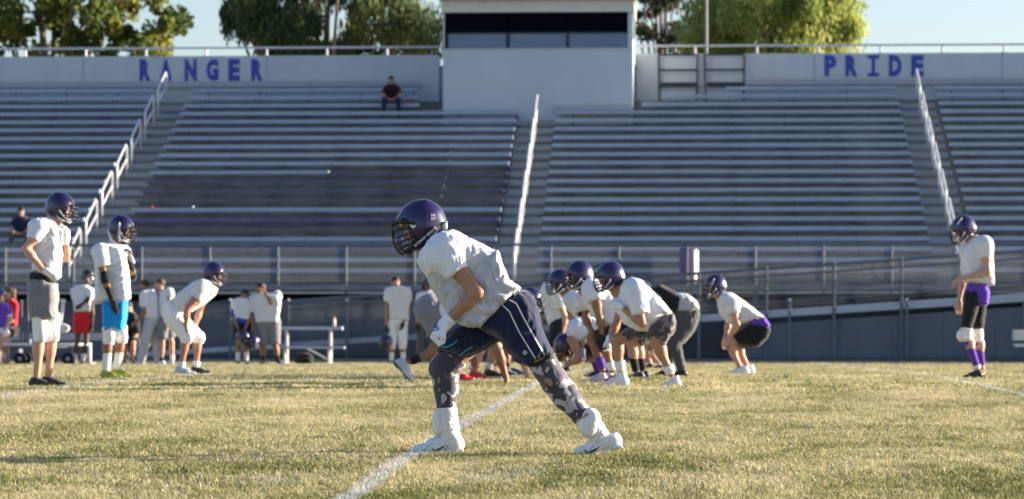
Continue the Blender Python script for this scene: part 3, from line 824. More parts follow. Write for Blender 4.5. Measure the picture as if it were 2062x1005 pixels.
L_syc = leaf_material('sycamore_leaf', (.045, .075, .022), (.11, .15, .035), (.42, .39, .08), .55)  # leaf tone runs from dark green to yellow
L_dark = leaf_material('eucalyptus_leaf', (.04, .07, .035), (.09, .13, .05), (.27, .29, .08), .5)
L_pepper = leaf_material('pepper_tree_leaf', (.16, .22, .05), (.32, .38, .10), (.48, .50, .15), .55)
L_pine = leaf_material('pine_leaf', (.03, .04, .03), (.06, .075, .05), (.12, .11, .05), .25)
tree('broadleaf tree with green and yellow leaf clusters at the left end of the wall', 120, 118, [(60, -40, 150, 120, 3.2), (200, -10, 120, 100, 2.8), (310, 60, 55, 60, 1.6), (60, 80, 110, 50, 2.5), (230, 90, 110, 50, 2), (-90, 10, 110, 120, 3)], 120, 170, .26, .48, L_syc, seed=3)
tree('dark feathery eucalyptus left of the press box', 640, 112, [(560, 0, 110, 62, 2.2), (500, 10, 55, 45, 1.3), (600, 60, 80, 50, 2), (700, -60, 120, 60, 3), (780, 20, 90, 80, 2.5), (840, 70, 60, 60, 2), (660, 100, 110, 45, 2), (550, 85, 40, 28, 1)], 120, 270, .26, .55, L_dark, droop=.45, seed=5, limbs=26)
tree('sparse dark pine just right of the press box', 1345, 125, [(1285, 12, 30, 22, 1), (1340, -14, 46, 22, 1.4), (1300, 66, 24, 10, .8), (1368, 78, 24, 36, 1)], 26, 110, .22, .36, L_pine, seed=8, trunk_r=.2, limbs=12)
tree('bright yellow green pepper tree behind the right wall', 1560, 116, [(1450, 40, 62, 62, 2), (1530, 0, 90, 80, 2.8), (1620, 10, 80, 80, 2.6), (1670, 40, 54, 66, 2), (1560, 90, 130, 50, 2.6), (1440, 90, 60, 50, 1.6)], 170, 340, .20, .55, L_pepper, droop=.35, seed=11, limbs=18)
# thin light pole in front of the pepper tree
p = PY(1422, 140, 104); e = empty('light_pole', (p.x, 104, -.03)); tag(e, 'thin grey light pole standing in front of the yellow green tree', 'pole')
MB().tube([(0, 0, 0), (0, 0, 12), (0, 0, 14)], [.09, .05, .045], 8).build('pole', mat('pole_grey', (.2, .2, .2), .6), e, smooth=True)
MB().box((-.7, -.05, 13.9), (.7, .05, 14.02)).build('cross_arm', mat('pole_grey', (.2, .2, .2)), e)
# ================================================================== people: templates
def rotY(a): return Matrix.Rotation(a, 3, 'Y')
def rotZ(a): return Matrix.Rotation(a, 3, 'Z')
def rotX(a): return Matrix.Rotation(a, 3, 'X')
def sdf_obj(name, sd, m, parent, rel=0, smooth=True):
    V, F = sd.mesh()
    if rel: V = relax(V, F, rel)
    return link(name, mesh_from(name, V, F, smooth), m, parent)
def flt(r):   # frame matrix from columns
    return r
# skin
def skin(name, col): return mat(name, col, .5, var=.06, vscale=14, spec=.35, sss=.08)
SK_L = skin('skin_light', (.50, .29, .20)); SK_T = skin('skin_tan', (.37, .195, .12)); SK_B = skin('skin_brown', (.26, .13, .075)); SK_D = skin('skin_dark', (.11, .055, .035))
m_hair = mat('hair_dark', (.02, .015, .012), .6, var=.3, vscale=20, bump=.5, bscale=120)
m_hairb = mat('hair_brown', (.09, .05, .03), .6, var=.3, vscale=20, bump=.5, bscale=120)
m_eye = mat('eye_white', (.7, .68, .66), .25); m_iris = mat('eye_dark', (.02, .015, .012), .2); m_lip = mat('lips', (.34, .14, .12), .5)
# head template: faces -X, centre of the skull at the origin, 0.23 high
def head_template(cell=.0065):
    s = SDF(cell)
    s.ell((.012, 0, .022), (.098, .077, .098)).ell((-.022, 0, -.035), (.070, .062, .085), k=.03).ell((-.055, 0, -.092), (.030, .034, .022), k=.025)
    s.cap((-.088, 0, .002), (-.110, 0, -.034), .009, .014, k=.012)                 # nose
    s.ell((-.105, .013, -.036), (.010, .008, .007), k=.006).ell((-.105, -.013, -.036), (.010, .008, .007), k=.006)
    s.cap((-.080, -.034, .020), (-.080, .034, .020), .012, .012, k=.014)           # brow
    for y in (.032, -.032): s.ell((-.096, y, .002), (.018, .017, .011), k=.012, sub=True)
    s.ell((-.088, 0, -.064), (.012, .024, .006), k=.006).ell((-.087, 0, -.073), (.012, .020, .006), k=.006)
    for y in (.078, -.078): s.ell((.012, y, -.012), (.020, .009, .032), k=.006).ell((.004, y * 1.07, -.010), (.010, .006, .018), k=.004, sub=True)
    s.cap((.020, 0, -.05), (.030, 0, -.15), .058, .060, k=.03)
    return s.mesh()
HEAD = head_template()
def eye_mesh():
    mb = MB()
    for y in (.031, -.031): mb.lathe([(.001, -.011), (.008, -.008), (.0115, 0), (.008, .008), (.001, .011)], (-.079, y, .003), 10)
    return mesh_from('eyes', mb.V, mb.F, True)
def iris_mesh():
    mb = MB()
    for y in (.031, -.031): mb.lathe([(.001, -.0065), (.005, -.005), (.0062, 0), (.005, .005), (.001, .0065)], (-.0855, y, .002), 8)
    return mesh_from('irises', mb.V, mb.F, True)
EYE = eye_mesh(); IRIS = iris_mesh()
def hair_template(vol=.0, low=.0):
    s = SDF(.007)
    s.ell((.020, 0, .034), (.103 + vol, .086 + vol, .098 + vol))
    s.ell((-.085, 0, -.045), (.085, .11, .09), k=.01, sub=True); s.poly([(-.3, -.3), (.3, -.3), (.3, -.062 - low), (.02, -.045 - low), (-.02, .02), (-.3, .05)], 0, .2, .01, .01, k=.012, sub=True)
    for y in (.085, -.085): s.ell((.008, y, -.018), (.026, .02, .034), k=.006, sub=True)
    s.fold(.0018, 90, 3)
    V, F = s.mesh(); return mesh_from('hair', V, F, True)
HAIR = hair_template(); HAIR2 = hair_template(.012, .03)
# helmet template
def helmet_template(cell=.0055):
    s = SDF(cell)
    def body(e, sub=False):
        s.ell((.006, 0, .022), (.146 - e, .121 - e, .140 - e), k=.03, sub=sub)
        s.cap((-.012, 0, -.02), (-.030, 0, -.095), .115 - e, .098 - e, k=.03, q=((0, 1, 0), 1.07), sub=sub)
        if not sub: s.ell((.085, 0, -.03), (.062, .085, .07), k=.04)
    s.ell((.006, 0, .022), (.146, .121, .140)); s.cap((-.010, 0, -.01), (-.026, 0, -.085), .108, .098, k=.04, q=((0, 1, 0), 1.06)); s.ell((.080, 0, -.035), (.064, .085, .065), k=.04)
    for y in (-.055, .055): s.cap((-.12, y * .6, .085), (.06, y * .8, .134), .006, .005, k=.03)
    s.ell((.0, 0, -.0), (.118, .100, .118), k=.004, sub=True); s.cap((-.010, 0, -.02), (-.026, 0, -.2), .094, .088, k=.01, q=((0, 1, 0), 1.03), sub=True); s.ell((.07, 0, -.07), (.055, .070, .075), k=.02, sub=True)
    # face opening and lower edge
    s.poly([(-.30, .055), (-.122, .052), (-.100, .024), (-.092, -.02), (-.098, -.07), (-.112, -.108), (-.118, -.30), (-.30, -.30)], 0, .3, .008, .01, k=.006, sub=True)
    s.poly([(-.30, -.135), (-.06, -.148), (-.02, -.128), (.04, -.090), (.20, -.075), (.20, -.4), (-.3, -.4)], 0, .3, .008, .01, k=.006, sub=True)
    for y in (.125, -.125): s.ell((.0, y, -.040), (.011, .04, .014), k=.004, sub=True)
    V, F = s.mesh(); return mesh_from('helmet_shell', relax(V, F, 1, .4), F, True)
HELM = helmet_template()
def facemask_mesh():
    mb = MB()
    def bar(z, f, back=-.075, w=.108, zb=None, r=.0048):
        pts = []
        for i in range(13):
            t = -math.pi / 2 + math.pi * i / 12
            pts.append((back + (f - back) * math.cos(t), w * math.sin(t), z + (0 if zb is None else (zb - z) * (1 - math.cos(t)))))
        mb.tube(pts, r, 6)
    bar(.030, -.168, -.085, .104, .012, .006); bar(-.020, -.190, -.078, .108, -.02); bar(-.055, -.193, -.076, .108, -.045); bar(-.092, -.188, -.082, .100, -.075); bar(-.128, -.166, -.09, .070, -.10)
    for y in (-.030, .030): mb.tube([(-.160, y, .030), (-.184, y, -.018), (-.187, y, -.055), (-.182, y, -.092), (-.158, y, -.128)], .0045, 6)
    for y in (-.062, .062): mb.tube([(-.150, y, -.02), (-.158, y, -.055), (-.156, y, -.092), (-.130, y, -.124)], .0045, 6)
    mb.tube([(-.145, 0, .070), (-.172, 0, .040), (-.190, 0, -.018)], .004, 6)
    return mesh_from('facemask', mb.V, mb.F, True)
FMASK = facemask_mesh()
def clips_mesh():
    mb = MB()
    for s_ in (1, -1):
        mb.box((-.100, s_ * .104, .018), (-.086, s_ * .118, .030)) if s_ > 0 else mb.box((-.100, -.118, .018), (-.086, -.104, .030))
        mb.box((-.090, .102 if s_ > 0 else -.116, -.062), (-.076, .116 if s_ > 0 else -.102, -.050))
        mb.box((-.132, s_ * .030 - .012, .050), (-.118, s_ * .030 + .012, .085))
    return mesh_from('mask_clips', mb.V, mb.F)
CLIPS = clips_mesh()
def strap_mesh():
    s = SDF(.005); s.ell((-.112, 0, -.118), (.024, .036, .024)); s.ell((-.098, 0, -.112), (.022, .030, .022), k=.004, sub=True)
    V, F = s.mesh(); mb = MB()
    mb.add([tuple(v) for v in V], [tuple(int(i) for i in f) for f in F])
    for y in (1, -1):
        mb.tube([(-.115, y * .03, -.112), (-.085, y * .092, -.085), (-.045, y * .118, -.045), (-.03, y * .124, -.02)], .006, 5)
        mb.tube([(-.112, y * .032, -.122), (-.07, y * .095, -.118), (-.03, y * .113, -.10), (-.01, y * .117, -.085)], .006, 5)
    return mesh_from('chin_strap', mb.V, mb.F, True)
STRAP = strap_mesh()
def stripe_mesh():   # bright plastic bumper at the back edge
    s = SDF(.005); s.poly([(.118, -.085), (.150, -.030), (.138, -.02), (.100, -.082)], 0, .05, .01, .02)
    V, F = s.mesh(); return mesh_from('nape_bumper', V, F, True)
NAPE = stripe_mesh()
m_helm = mat('helmet_purple', (.014, .0065, .055), .32, var=.06, vscale=5, coat=.55, spec=.5)
m_helmk = mat('helmet_black', (.015, .015, .022), .32, coat=.8)
m_mask = mat('facemask_black', (.012, .012, .014), .35); m_maskw = mat('facemask_white', (.75, .75, .76), .4)
m_dclip = mat('clip_dark', (.05, .05, .055), .4); m_clip = mat('clip_white', (.6, .6, .6), .4); m_strapw = mat('strap_white', (.72, .72, .72), .5); m_strapk = mat('strap_black', (.02, .02, .02), .6)
# hand templates, fingers towards -X, palm faces -Z, thumb towards -Y
def hand_template(pose, glove=0.0, cell=.0045):
    s = SDF(cell); g = glove
    s.cap((.012, 0, 0), (-.02, 0, 0), .026 + g, .028 + g, k=.02, q=((0, 1, 0), 1.15))
    s.cap((-.022, -.020, .0), (-.086, -.028, .001), .017 + g, .013 + g, k=.018); s.cap((-.022, 0, .002), (-.088, -.008, .002), .018 + g, .0135 + g, k=.018)
    s.cap((-.022, .014, .0), (-.084, .012, .001), .017 + g, .013 + g, k=.018); s.cap((-.02, .026, -.002), (-.078, .031, -.001), .016 + g, .012 + g, k=.018)
    bend = {'relaxed': (.35, .45, .35), 'flat': (.08, .1, .08), 'fist': (1.45, 1.55, 1.1), 'cup': (.75, .8, .55), 'spread': (.9, .35, .2)}[pose]
    spread = 1.0 if pose != 'spread' else 2.6
    for i, (y, x, L, r) in enumerate(((-.029, -.088, .074, .0088), (-.0085, -.091, .082, .009), (.0125, -.087, .076, .0086), (.032, -.080, .060, .0076))):
        a = 0; p = np.array([x, y, 0.0]); dy = (y / .03) * .10 * spread
        for j, f in enumerate((.46, .30, .24)):
            a += bend[j] * (1 + .08 * (i - 1.5)); d = np.array([-math.cos(a) * math.cos(dy), math.sin(dy) * math.cos(min(a, 1.2)), -math.sin(a)])
            q_ = p + d * L * f; s.cap(p, q_, (r + g) * (1 - .07 * j), (r + g) * (1 - .07 * (j + 1)), k=.004); p = q_
    tb = {'relaxed': ((-.03, -.03, -.004), (-.055, -.052, -.014), (-.082, -.060, -.026)), 'flat': ((-.03, -.03, -.002), (-.052, -.060, -.006), (-.078, -.078, -.010)),
          'fist': ((-.03, -.028, -.006), (-.062, -.042, -.026), (-.085, -.020, -.040)), 'cup': ((-.03, -.03, -.006), (-.055, -.05, -.022), (-.078, -.045, -.042)), 'spread': ((-.03, -.03, -.006), (-.05, -.062, -.03), (-.068, -.078, -.062))}[pose]
    s.cap((-.005, -.018, 0), tb[0], .016 + g, .015 + g, k=.012); s.cap(tb[0], tb[1], .0125 + g, .011 + g, k=.006); s.cap(tb[1], tb[2], .011 + g, .009 + g, k=.004)
    return s.mesh()
HANDS = {}
def hand_geo(pose, glove):
    k = (pose, glove)
    if k not in HANDS: HANDS[k] = hand_template(pose, .0025 if glove else 0)
    return HANDS[k]
# cleat template: toe towards -X, heel at x=0, sole at z=0, 0.30 long
def shoe_template(high=.0, cell=.006):
    s = SDF(cell)
    s.cap((-.045, 0, .052), (-.15, 0, .042), .036, .034, k=.03, q=((0, 1, 0), 1.12)); s.cap((-.15, 0, .034), (-.252, -.006, .026), .038, .026, k=.03, q=((0, 1, 0), 1.3))
    s.ell((-.045, 0, .045), (.048, .036, .042), k=.02); s.cap((-.058, 0, .06), (-.066, 0, .112 + high), .042, .044, k=.03, fb=True)
    s.cap((-.085, 0, .085), (-.165, 0, .06), .028, .022, k=.03)
    s.ell((-.067, 0, .15 + high), (.036, .034, .06), k=.006, sub=True)
    s.poly([(-.4, -.1), (.1, -.1), (.1, .012), (-.20, .012), (-.285, .022), (-.4, .05)], 0, .2, .01, .01, k=.006, sub=True)
    V, F = s.mesh(); up = mesh_from('cleat_upper', V, F, True); bvu = BVHTree.FromPolygons([tuple(v) for v in V], [tuple(int(i) for i in f) for f in F])
    s = SDF(cell); pts = []
    s.poly([(.004, .008), (-.01, .026), (-.10, .018), (-.20, .016), (-.270, .024), (-.284, .028), (-.272, .012), (-.20, .004), (-.10, .006), (-.02, .003)], 0, .048, .006, .02)
    for x, y in ((-.03, .022), (-.03, -.022), (-.06, .022), (-.06, -.022), (-.16, .032), (-.16, -.032), (-.20, .034), (-.20, -.034), (-.245, .02), (-.245, -.02)):
        s.cap((x, y, .008), (x, y, -.005), .008, .006, k=.004)
    V, F = s.mesh(); so = mesh_from('cleat_sole', V, F, True)
    mb = MB()
    for i in range(6):
        x = -.098 - i * .02; q_ = []
        for dx, y in ((.008, -.030), (.003, -.018), (-.002, 0), (.003, .018), (.008, .030)):
            hh = bvu.ray_cast(Vector((x + dx, y, .5)), Vector((0, 0, -1))); q_.append((x + dx, y, (hh[0].z if hh[0] else .08) + .002))
        mb.tube(q_, .0032, 5)
    mb.tube([(-.095, -.0, .115), (-.08, -.02, .122), (-.10, -.035, .10)], .0025, 5); mb.tube([(-.095, .0, .115), (-.085, .02, .12), (-.11, .035, .095)], .0025, 5)
    return up, so, mesh_from('laces', mb.V, mb.F, True)
SHOE_UP, SHOE_SO, LACES = shoe_template()
SHOE_HI, _s2, _l2 = shoe_template(.03); SHOE_LO, _s3, _l3 = shoe_template(-.03)
m_shoew = mat('shoe_white', (.74, .75, .77), .4, var=.05, bump=.15); m_shoek = mat('shoe_black', (.02, .02, .024), .45); m_shoer = mat('shoe_red', (.65, .03, .03), .45)
m_shoeg = mat('shoe_olive', (.30, .34, .03), .5, var=.2); m_shoeb = mat('shoe_navy', (.04, .06, .14), .45); m_shoes = mat('shoe_silver', (.45, .50, .58), .4, var=.1)
m_solew = mat('sole_white', (.7, .7, .7), .5); m_solek = mat('sole_black', (.03, .03, .03), .6)

# fabrics
def fabric(name, col, bump=.25, vscale=7, rough=.85, sheen=.2, bs=18, var=.05): return mat(name, col, rough, bdist=.022, var=var, vscale=vscale, bump=bump, bscale=bs, spec=.2, sheen=sheen)
m_white = fabric('jersey_white', (.66, .68, .73), .5, bs=5); m_cream = fabric('jersey_cream', (.64, .64, .65), .5, bs=5); m_satin = fabric('jersey_satin_white', (.70, .72, .76), .4, bs=5, rough=.6)
m_pantw = fabric('pants_white', (.78, .78, .78), .4); m_pad = fabric('knee_pad_white', (.76, .74, .70), .3, bs=25)
m_grey = fabric('shorts_grey', (.20, .20, .215), .5); m_greyd = fabric('pants_charcoal', (.075, .078, .085), .4); m_greyl = fabric('pants_light_grey', (.46, .47, .49), .5)
m_kblack = fabric('fabric_black', (.014, .014, .016), .4); m_navy = fabric('shorts_navy', (.013, .019, .055), .45, bs=12); m_purp = fabric('shorts_purple', (.12, .05, .42), .45)
m_blue = fabric('shorts_bright_blue', (.01, .28, .68), .4); m_red = fabric('shorts_red', (.62, .02, .03), .4); m_roy = fabric('shirt_royal_blue', (.03, .07, .45), .4)
m_socw = fabric('sock_white', (.75, .74, .73), .4, bs=60); m_sockp = fabric('sock_purple', (.11, .04, .30), .4, bs=60); m_mar = fabric('shirt_maroon', (.025, .005, .010), .4); m_jean = fabric('jeans', (.012, .024, .065), .4)
m_glw = fabric('glove_white', (.74, .75, .77), .3); m_glk = fabric('glove_black', (.03, .03, .032), .3); m_glg = fabric('glove_grey', (.20, .20, .21), .3)
def camo(name, c_light, c_mid, c_dark, scale, bump=.2):
    m = bpy.data.materials.new(name); m.use_nodes = True; N, L, b = nodes_of(m)
    tc = N.new('ShaderNodeTexCoord'); cur = None
    lay = []
    for i, (th, sd_) in enumerate(((.53, 0), (.505, 7.3))):
        mp = N.new('ShaderNodeMapping'); mp.inputs['Location'].default_value = (sd_, sd_ * .7, sd_ * 1.3); mp.inputs['Scale'].default_value = (1, 1, .8); L.new(tc.outputs['Object'], mp.inputs[0])
        n = N.new('ShaderNodeTexNoise'); n.inputs['Scale'].default_value = scale; n.inputs['Detail'].default_value = 1.2; n.inputs['Distortion'].default_value = .6; L.new(mp.outputs[0], n.inputs['Vector'])
        lay.append(math_node(N, L, 'GREATER_THAN', n.outputs['Fac'], th))
    m1 = N.new('ShaderNodeMix'); m1.data_type = 'RGBA'; m1.inputs['A'].default_value = (*c_light, 1); m1.inputs['B'].default_value = (*c_mid, 1); L.new(lay[0], m1.inputs['Factor'])
    m2 = N.new('ShaderNodeMix'); m2.data_type = 'RGBA'; L.new(m1.outputs['Result'], m2.inputs['A']); m2.inputs['B'].default_value = (*c_dark, 1); L.new(lay[1], m2.inputs['Factor'])
    L.new(m2.outputs['Result'], b.inputs['Base Color']); b.inputs['Roughness'].default_value = .7; b.inputs['Sheen Weight'].default_value = .2
    n2 = N.new('ShaderNodeTexNoise'); n2.inputs['Scale'].default_value = 22; bp = N.new('ShaderNodeBump'); bp.inputs['Strength'].default_value = bump; bp.inputs['Distance'].default_value = .01
    L.new(tc.outputs['Object'], n2.inputs['Vector']); L.new(n2.outputs['Fac'], bp.inputs['Height']); L.new(bp.outputs[0], b.inputs['Normal'])
    return m
m_camo = camo('camo_tights', (.42, .40, .43), (.095, .082, .11), (.045, .038, .06), 15)
m_camo2 = camo('camo_shorts', (.17, .14, .15), (.075, .06, .07), (.04, .035, .04), 16)
# perforated mesh jersey
m_mesh = bpy.data.materials.new('jersey_mesh_white'); m_mesh.use_nodes = True; N, L, b = nodes_of(m_mesh)
tc = N.new('ShaderNodeTexCoord'); sx = N.new('ShaderNodeSeparateXYZ'); mp = N.new('ShaderNodeMapping'); mp.inputs['Rotation'].default_value = (0, R_(38), 0); L.new(tc.outputs['Object'], mp.inputs[0]); L.new(mp.outputs[0], sx.inputs[0])
fx = math_node(N, L, 'SINE', math_node(N, L, 'MULTIPLY', sx.outputs['X'], 2 * math.pi / .0088)); fz = math_node(N, L, 'SINE', math_node(N, L, 'MULTIPLY', sx.outputs['Z'], 2 * math.pi / .0088))
hol = N.new('ShaderNodeMapRange'); hol.inputs['From Min'].default_value = .15; hol.inputs['From Max'].default_value = .75; L.new(math_node(N, L, 'MULTIPLY', fx, fz), hol.inputs['Value'])
mx = N.new('ShaderNodeMix'); mx.data_type = 'RGBA'; mx.inputs['A'].default_value = (.58, .59, .64, 1); mx.inputs['B'].default_value = (.22, .22, .25, 1); L.new(math_node(N, L, 'MULTIPLY', hol.outputs[0], .85), mx.inputs['Factor'])
L.new(mx.outputs['Result'], b.inputs['Base Color']); b.inputs['Roughness'].default_value = .85; b.inputs['Sheen Weight'].default_value = .2
tr = N.new('ShaderNodeBsdfTranslucent'); L.new(mx.outputs['Result'], tr.inputs[0]); ms = N.new('ShaderNodeMixShader'); ms.inputs[0].default_value = .12; L.new(b.outputs[0], ms.inputs[1]); L.new(tr.outputs[0], ms.inputs[2]); L.new(ms.outputs[0], N['Material Output'].inputs[0])

LOCALM = {}
def apply(V, M, t): return np.asarray(V) @ np.array(M).T + np.array(t)
def frame(dx, up):
    """matrix whose local -X maps to dx and local +Z is close to up"""
    x = -Vector(dx).normalized(); u = Vector(up); y = u.cross(x).normalized(); z = x.cross(y)
    return Matrix(((x.x, y.x, z.x), (x.y, y.y, z.y), (x.z, y.z, z.z)))
def place(o, M, t, sc_=1.0):
    m4 = M.to_4x4() @ Matrix.Diagonal((sc_, sc_, sc_, 1)) if not isinstance(sc_, tuple) else M.to_4x4() @ Matrix.Diagonal((*sc_, 1))
    m4.translation = Vector(t); o.matrix_local = m4; LOCALM[o.name] = m4

class Person:
    def __init__(s, u0, v0, label, skin_m, group=None, cell=.014, Z=None, base=None, sc_=None):
        # depth from where the feet touch the turf
        if Z is None:
            best = None
            for z_ in np.arange(15, 76, .02):
                vv = HV + (CAMH - ground(z_)) * FPX / z_
                if vv <= v0: Z = z_; break
            if Z is None: Z = 71.0
        s.Z = Z; s.s = sc_ or FPX / Z; p = P(u0, v0, Z)
        s.u0, s.v0 = u0, v0; s.base = ground(p.y) if base is None else base
        s.root = empty('person', (p.x, p.y, s.base), PSI); tag(s.root, label, 'person', group)
        s.skin = skin_m; s.cell = cell
    def p(s, u, v=None, y=0.0):
        if v is None: u, v, *r = u; y = r[0] if r else 0.0
        return Vector(((u - s.u0) / s.s, y, (s.v0 - v) / s.s))
    def pts(s, P_): return [((u - s.u0) / s.s, (s.v0 - v) / s.s) for u, v in P_]
    def body(s, head, torso, arms, legs, bare_hands=(), k=.03, neck=.058):
        """head=(u,v,y,yaw,pitch,roll); torso=[(u,v,y,r)..]; arms/legs=[[(u,v,y)x3]..]"""
        b = SDF(s.cell)
        hc = s.p(head[:3]); yaw, pitch, roll = [R_(a) for a in head[3:6]]
        M = rotZ(yaw) @ rotY(-pitch) @ rotX(roll); s.M = M; s.hc = hc
        T = [(s.p(t[:3]), t[3] * .80) for t in torso]
        nb = hc + M @ Vector((.028, 0, -.11))
        b.cap(nb, T[0][0], neck, neck + .01, k=k)
        for (a, ra), (c, rb) in zip(T[:-1], T[1:]): b.cap(a, c, ra, rb, k=.05)
        for a in arms:
            A = [s.p(q) for q in a[:3]]; f = a[3] if len(a) > 3 else 1.0
            b.cap(T[0][0], A[0], .05, .05, k=.04); b.cap(A[0], A[1], .052 * f, .040 * f, k=.02); b.cap(A[1], A[2], .043 * f, .027 * f, k=.012)
            md = A[1].lerp(A[2], .28); b.ell(md, (.045 * f,) * 3, k=.03)
            md = A[0].lerp(A[1], .45); b.ell(md, (.052 * f,) * 3, k=.03)
        for g in legs:
            G = [s.p(q) for q in g[:3]]; f = g[3] if len(g) > 3 else 1.0
            b.cap(T[-1][0], G[0], .08, .075, k=.03); b.cap(G[0], G[1], .074 * f, .054 * f, k=.02); b.cap(G[1], G[2], .052 * f, .034 * f, k=.02)
            ax = (G[2] - G[1]).normalized(); fr = (G[1] - (G[0] + G[2]) / 2); bk = -(fr - ax * fr.dot(ax)); bk = bk.normalized() if bk.length > 1e-3 else Vector((0, 0, 0))
            b.ell(G[1].lerp(G[2], .30) + bk * .014, (.054 * f, .052 * f, .085 * f), k=.04)
        V, F = b.mesh(); Vs = [V]; Fs = [F]; n = len(V)
        hv, hf = HEAD; Vs.append(apply(hv, M, hc)); Fs.append(hf + n); n += len(hv)
        for (pos, d, nrm, pose, mir) in bare_hands:
            gv, gf = hand_geo(pose, False); gv = gv.copy()
            if mir: gv[:, 1] *= -1; gf = gf[:, ::-1]
            Mh = frame(d, -Vector(nrm)); Vs.append(apply(gv, Mh, s.p(pos))); Fs.append(gf + n); n += len(gv)
        s.bodyo = link('body', mesh_from('body', np.concatenate(Vs), np.concatenate(Fs), True), s.skin, s.root)
        s.arms = arms; s.legs = legs
        return s
    def glove(s, pos, d, nrm, pose='relaxed', mir=False, m=None, sc_=1.0):
        gv, gf = hand_geo(pose, True); gv = gv.copy()
        if mir: gv[:, 1] *= -1; gf = gf[:, ::-1]
        o = link('glove', mesh_from('glove', gv, gf, True), m or m_glw, s.root); place(o, frame(d, -Vector(nrm)), s.p(pos), sc_); return o
    def face(s):
        e = link('eyes', EYE, m_eye, s.root); place(e, s.M, s.hc); i = link('irises', IRIS, m_iris, s.root); place(i, s.M, s.hc); return s
    def hair(s, m=None, big=False):
        o = link('hair', HAIR2 if big else HAIR, m or m_hair, s.root); place(o, s.M, s.hc); return s
    def helmet(s, m=None, mask=None, strap=None, off=(0, 0, .012), sc_=1.0, nape=True):
        h = link('helmet', HELM, m or m_helm, s.root); place(h, s.M, s.hc + s.M @ Vector(off), sc_)
        link('facemask', FMASK, mask or m_mask, h); link('mask_clips', CLIPS, m_dclip, h)['kind'] = 'stuff'; link('chin_strap', STRAP, strap or m_strapw, h)
        if nape: link('nape_bumper', NAPE, m_clip, h)
        s.helm = h; return s
    def shoe(s, heel, toe, m=None, sole=None, lace=None, roll=0, hi=False):
        H = s.p(heel); T = s.p(toe); d = T - H; L_ = d.length; f = max(.85, min(1.12, L_ / .285))
        up = Vector((0, 0, 1)) if abs(d.normalized().z) < .85 else Vector((-1, 0, 0)) 
        o = link('cleat', SHOE_LO if hi == 'low' else SHOE_HI if hi else SHOE_UP, m or m_shoew, s.root); place(o, frame(d, up), H, f)
        link('cleat_sole', SHOE_SO, sole or m_solew, o); link('laces', LACES, lace or m_clip, o); return o
    def cloth(s, name, prims, m, cell=None, fold=(.0045, 38), rel=0):
        d = SDF(cell or s.cell); 
        for q in prims:
            if q[0] == 'poly': d.poly(s.pts(q[1]), q[2], q[3], q[4], q[5], q[6] if len(q) > 6 else .02)
            elif q[0] == 'tube':   # ('tube', a, b, ra, rb, fa, fb[, q])
                d.cap(s.p(q[1]), s.p(q[2]), q[3], q[4], k=.025, fa=q[5], fb=q[6], q=q[7] if len(q) > 7 else None)
            elif q[0] == 'ell': d.ell(s.p(q[1]), q[2], k=q[3] if len(q) > 3 else .025)
            elif q[0] == 'cutpoly': d.poly(s.pts(q[1]), q[2], q[3], .01, .01, .008, sub=True)
        if fold and len(fold) > 2: d.fold(fold[2], fold[3], int(s.u0 * 3 + 5))
        if fold: d.fold(fold[0], fold[1], hash((s.u0, name)) % 1000 if False else int(s.u0 * 7 + len(name)))
        return sdf_obj(name, d, m, s.root, rel)
    def shorts(s, m, hems=(.5, .5), r0=.135, r1=.105, waist=None, extra=(), name='shorts', cell=None):
        pr = list(extra)
        for g, h in zip(s.legs, hems):
            H, K = Vector(g[0]), Vector(g[1]); e = H.lerp(K, h); pr.append(('tube', tuple(H), tuple(e), r0, r1, False, True))
        if waist: pr.append(('tube', waist[0], waist[1], waist[2], waist[3], True, False, ((0, 1, 0), 1.2)))
        return s.cloth(name, pr, m, cell)
    def sock(s, i, a, b, m=None, r0=.052, r1=.046, name='sock', cell=None):
        g = s.legs[i]; K, A = Vector(g[1]), Vector(g[2]); return s.cloth(name, [('tube', tuple(K.lerp(A, a)), tuple(K.lerp(A, b)), r0, r1, True, True)], m or m_socw, cell, fold=(.001, 60))
    def knee(s, i, a=-.18, b=.16, m=None, pad=True):
        g = s.legs[i]; H, K, A = [Vector(q) for q in g[:3]]; 
        pr = [('tube', tuple(K.lerp(H, -a)), tuple(K), .078, .072, True, False), ('tube', tuple(K), tuple(K.lerp(A, b)), .072, .060, False, True)]
        s.cloth('knee_sleeve', pr, m or m_pad, fold=(.001, 40))
    def kneepad(s, u, v, y, r=(.055, .06, .075), m=None): return s.cloth('knee_pad', [('ell', (u, v, y), r)], m or m_pad, fold=(.0015, 50))
def held_helmet(label, u, v, Z, yaw, pitch=0, roll=0, m=None, mask=None, group='helmets carried by players on the sideline'):
    p = P(u, v, Z); e = empty('football_helmet', p, PSI); tag(e, label, 'helmet', group)
    M = rotZ(R_(yaw)) @ rotY(R_(-pitch)) @ rotX(R_(roll))
    h = link('helmet_shell', HELM, m or m_helm, e); place(h, M, (0, 0, 0))
    for nm, me, mm in (('facemask', FMASK, mask or m_mask), ('mask_clips', CLIPS, m_dclip), ('chin_strap', STRAP, m_strapw)):
        o = link(nm, me, mm, e); place(o, M, (0, 0, 0))
        if nm == 'mask_clips': o['kind'] = 'stuff'
    return e
def project(parent, target, V, F, name, m, off=.0016, thick=0):
    """lay a flat outline (local x, z) on the camera-facing side of a mesh"""
    me = target.data; ML = LOCALM.get(target.name, Matrix())
    bv = BVHTree.FromPolygons([ML @ v.co for v in me.vertices], [tuple(p.vertices) for p in me.polygons])
    out = []; last = 0
    for x, z in V:
        h = bv.ray_cast(Vector((x, -3, z)), Vector((0, 1, 0)))
        y = h[0].y - off if h[0] is not None else last; last = y
        out.append((x, y, z))
    return link(name, mesh_from(name, out, F, True), m, parent)
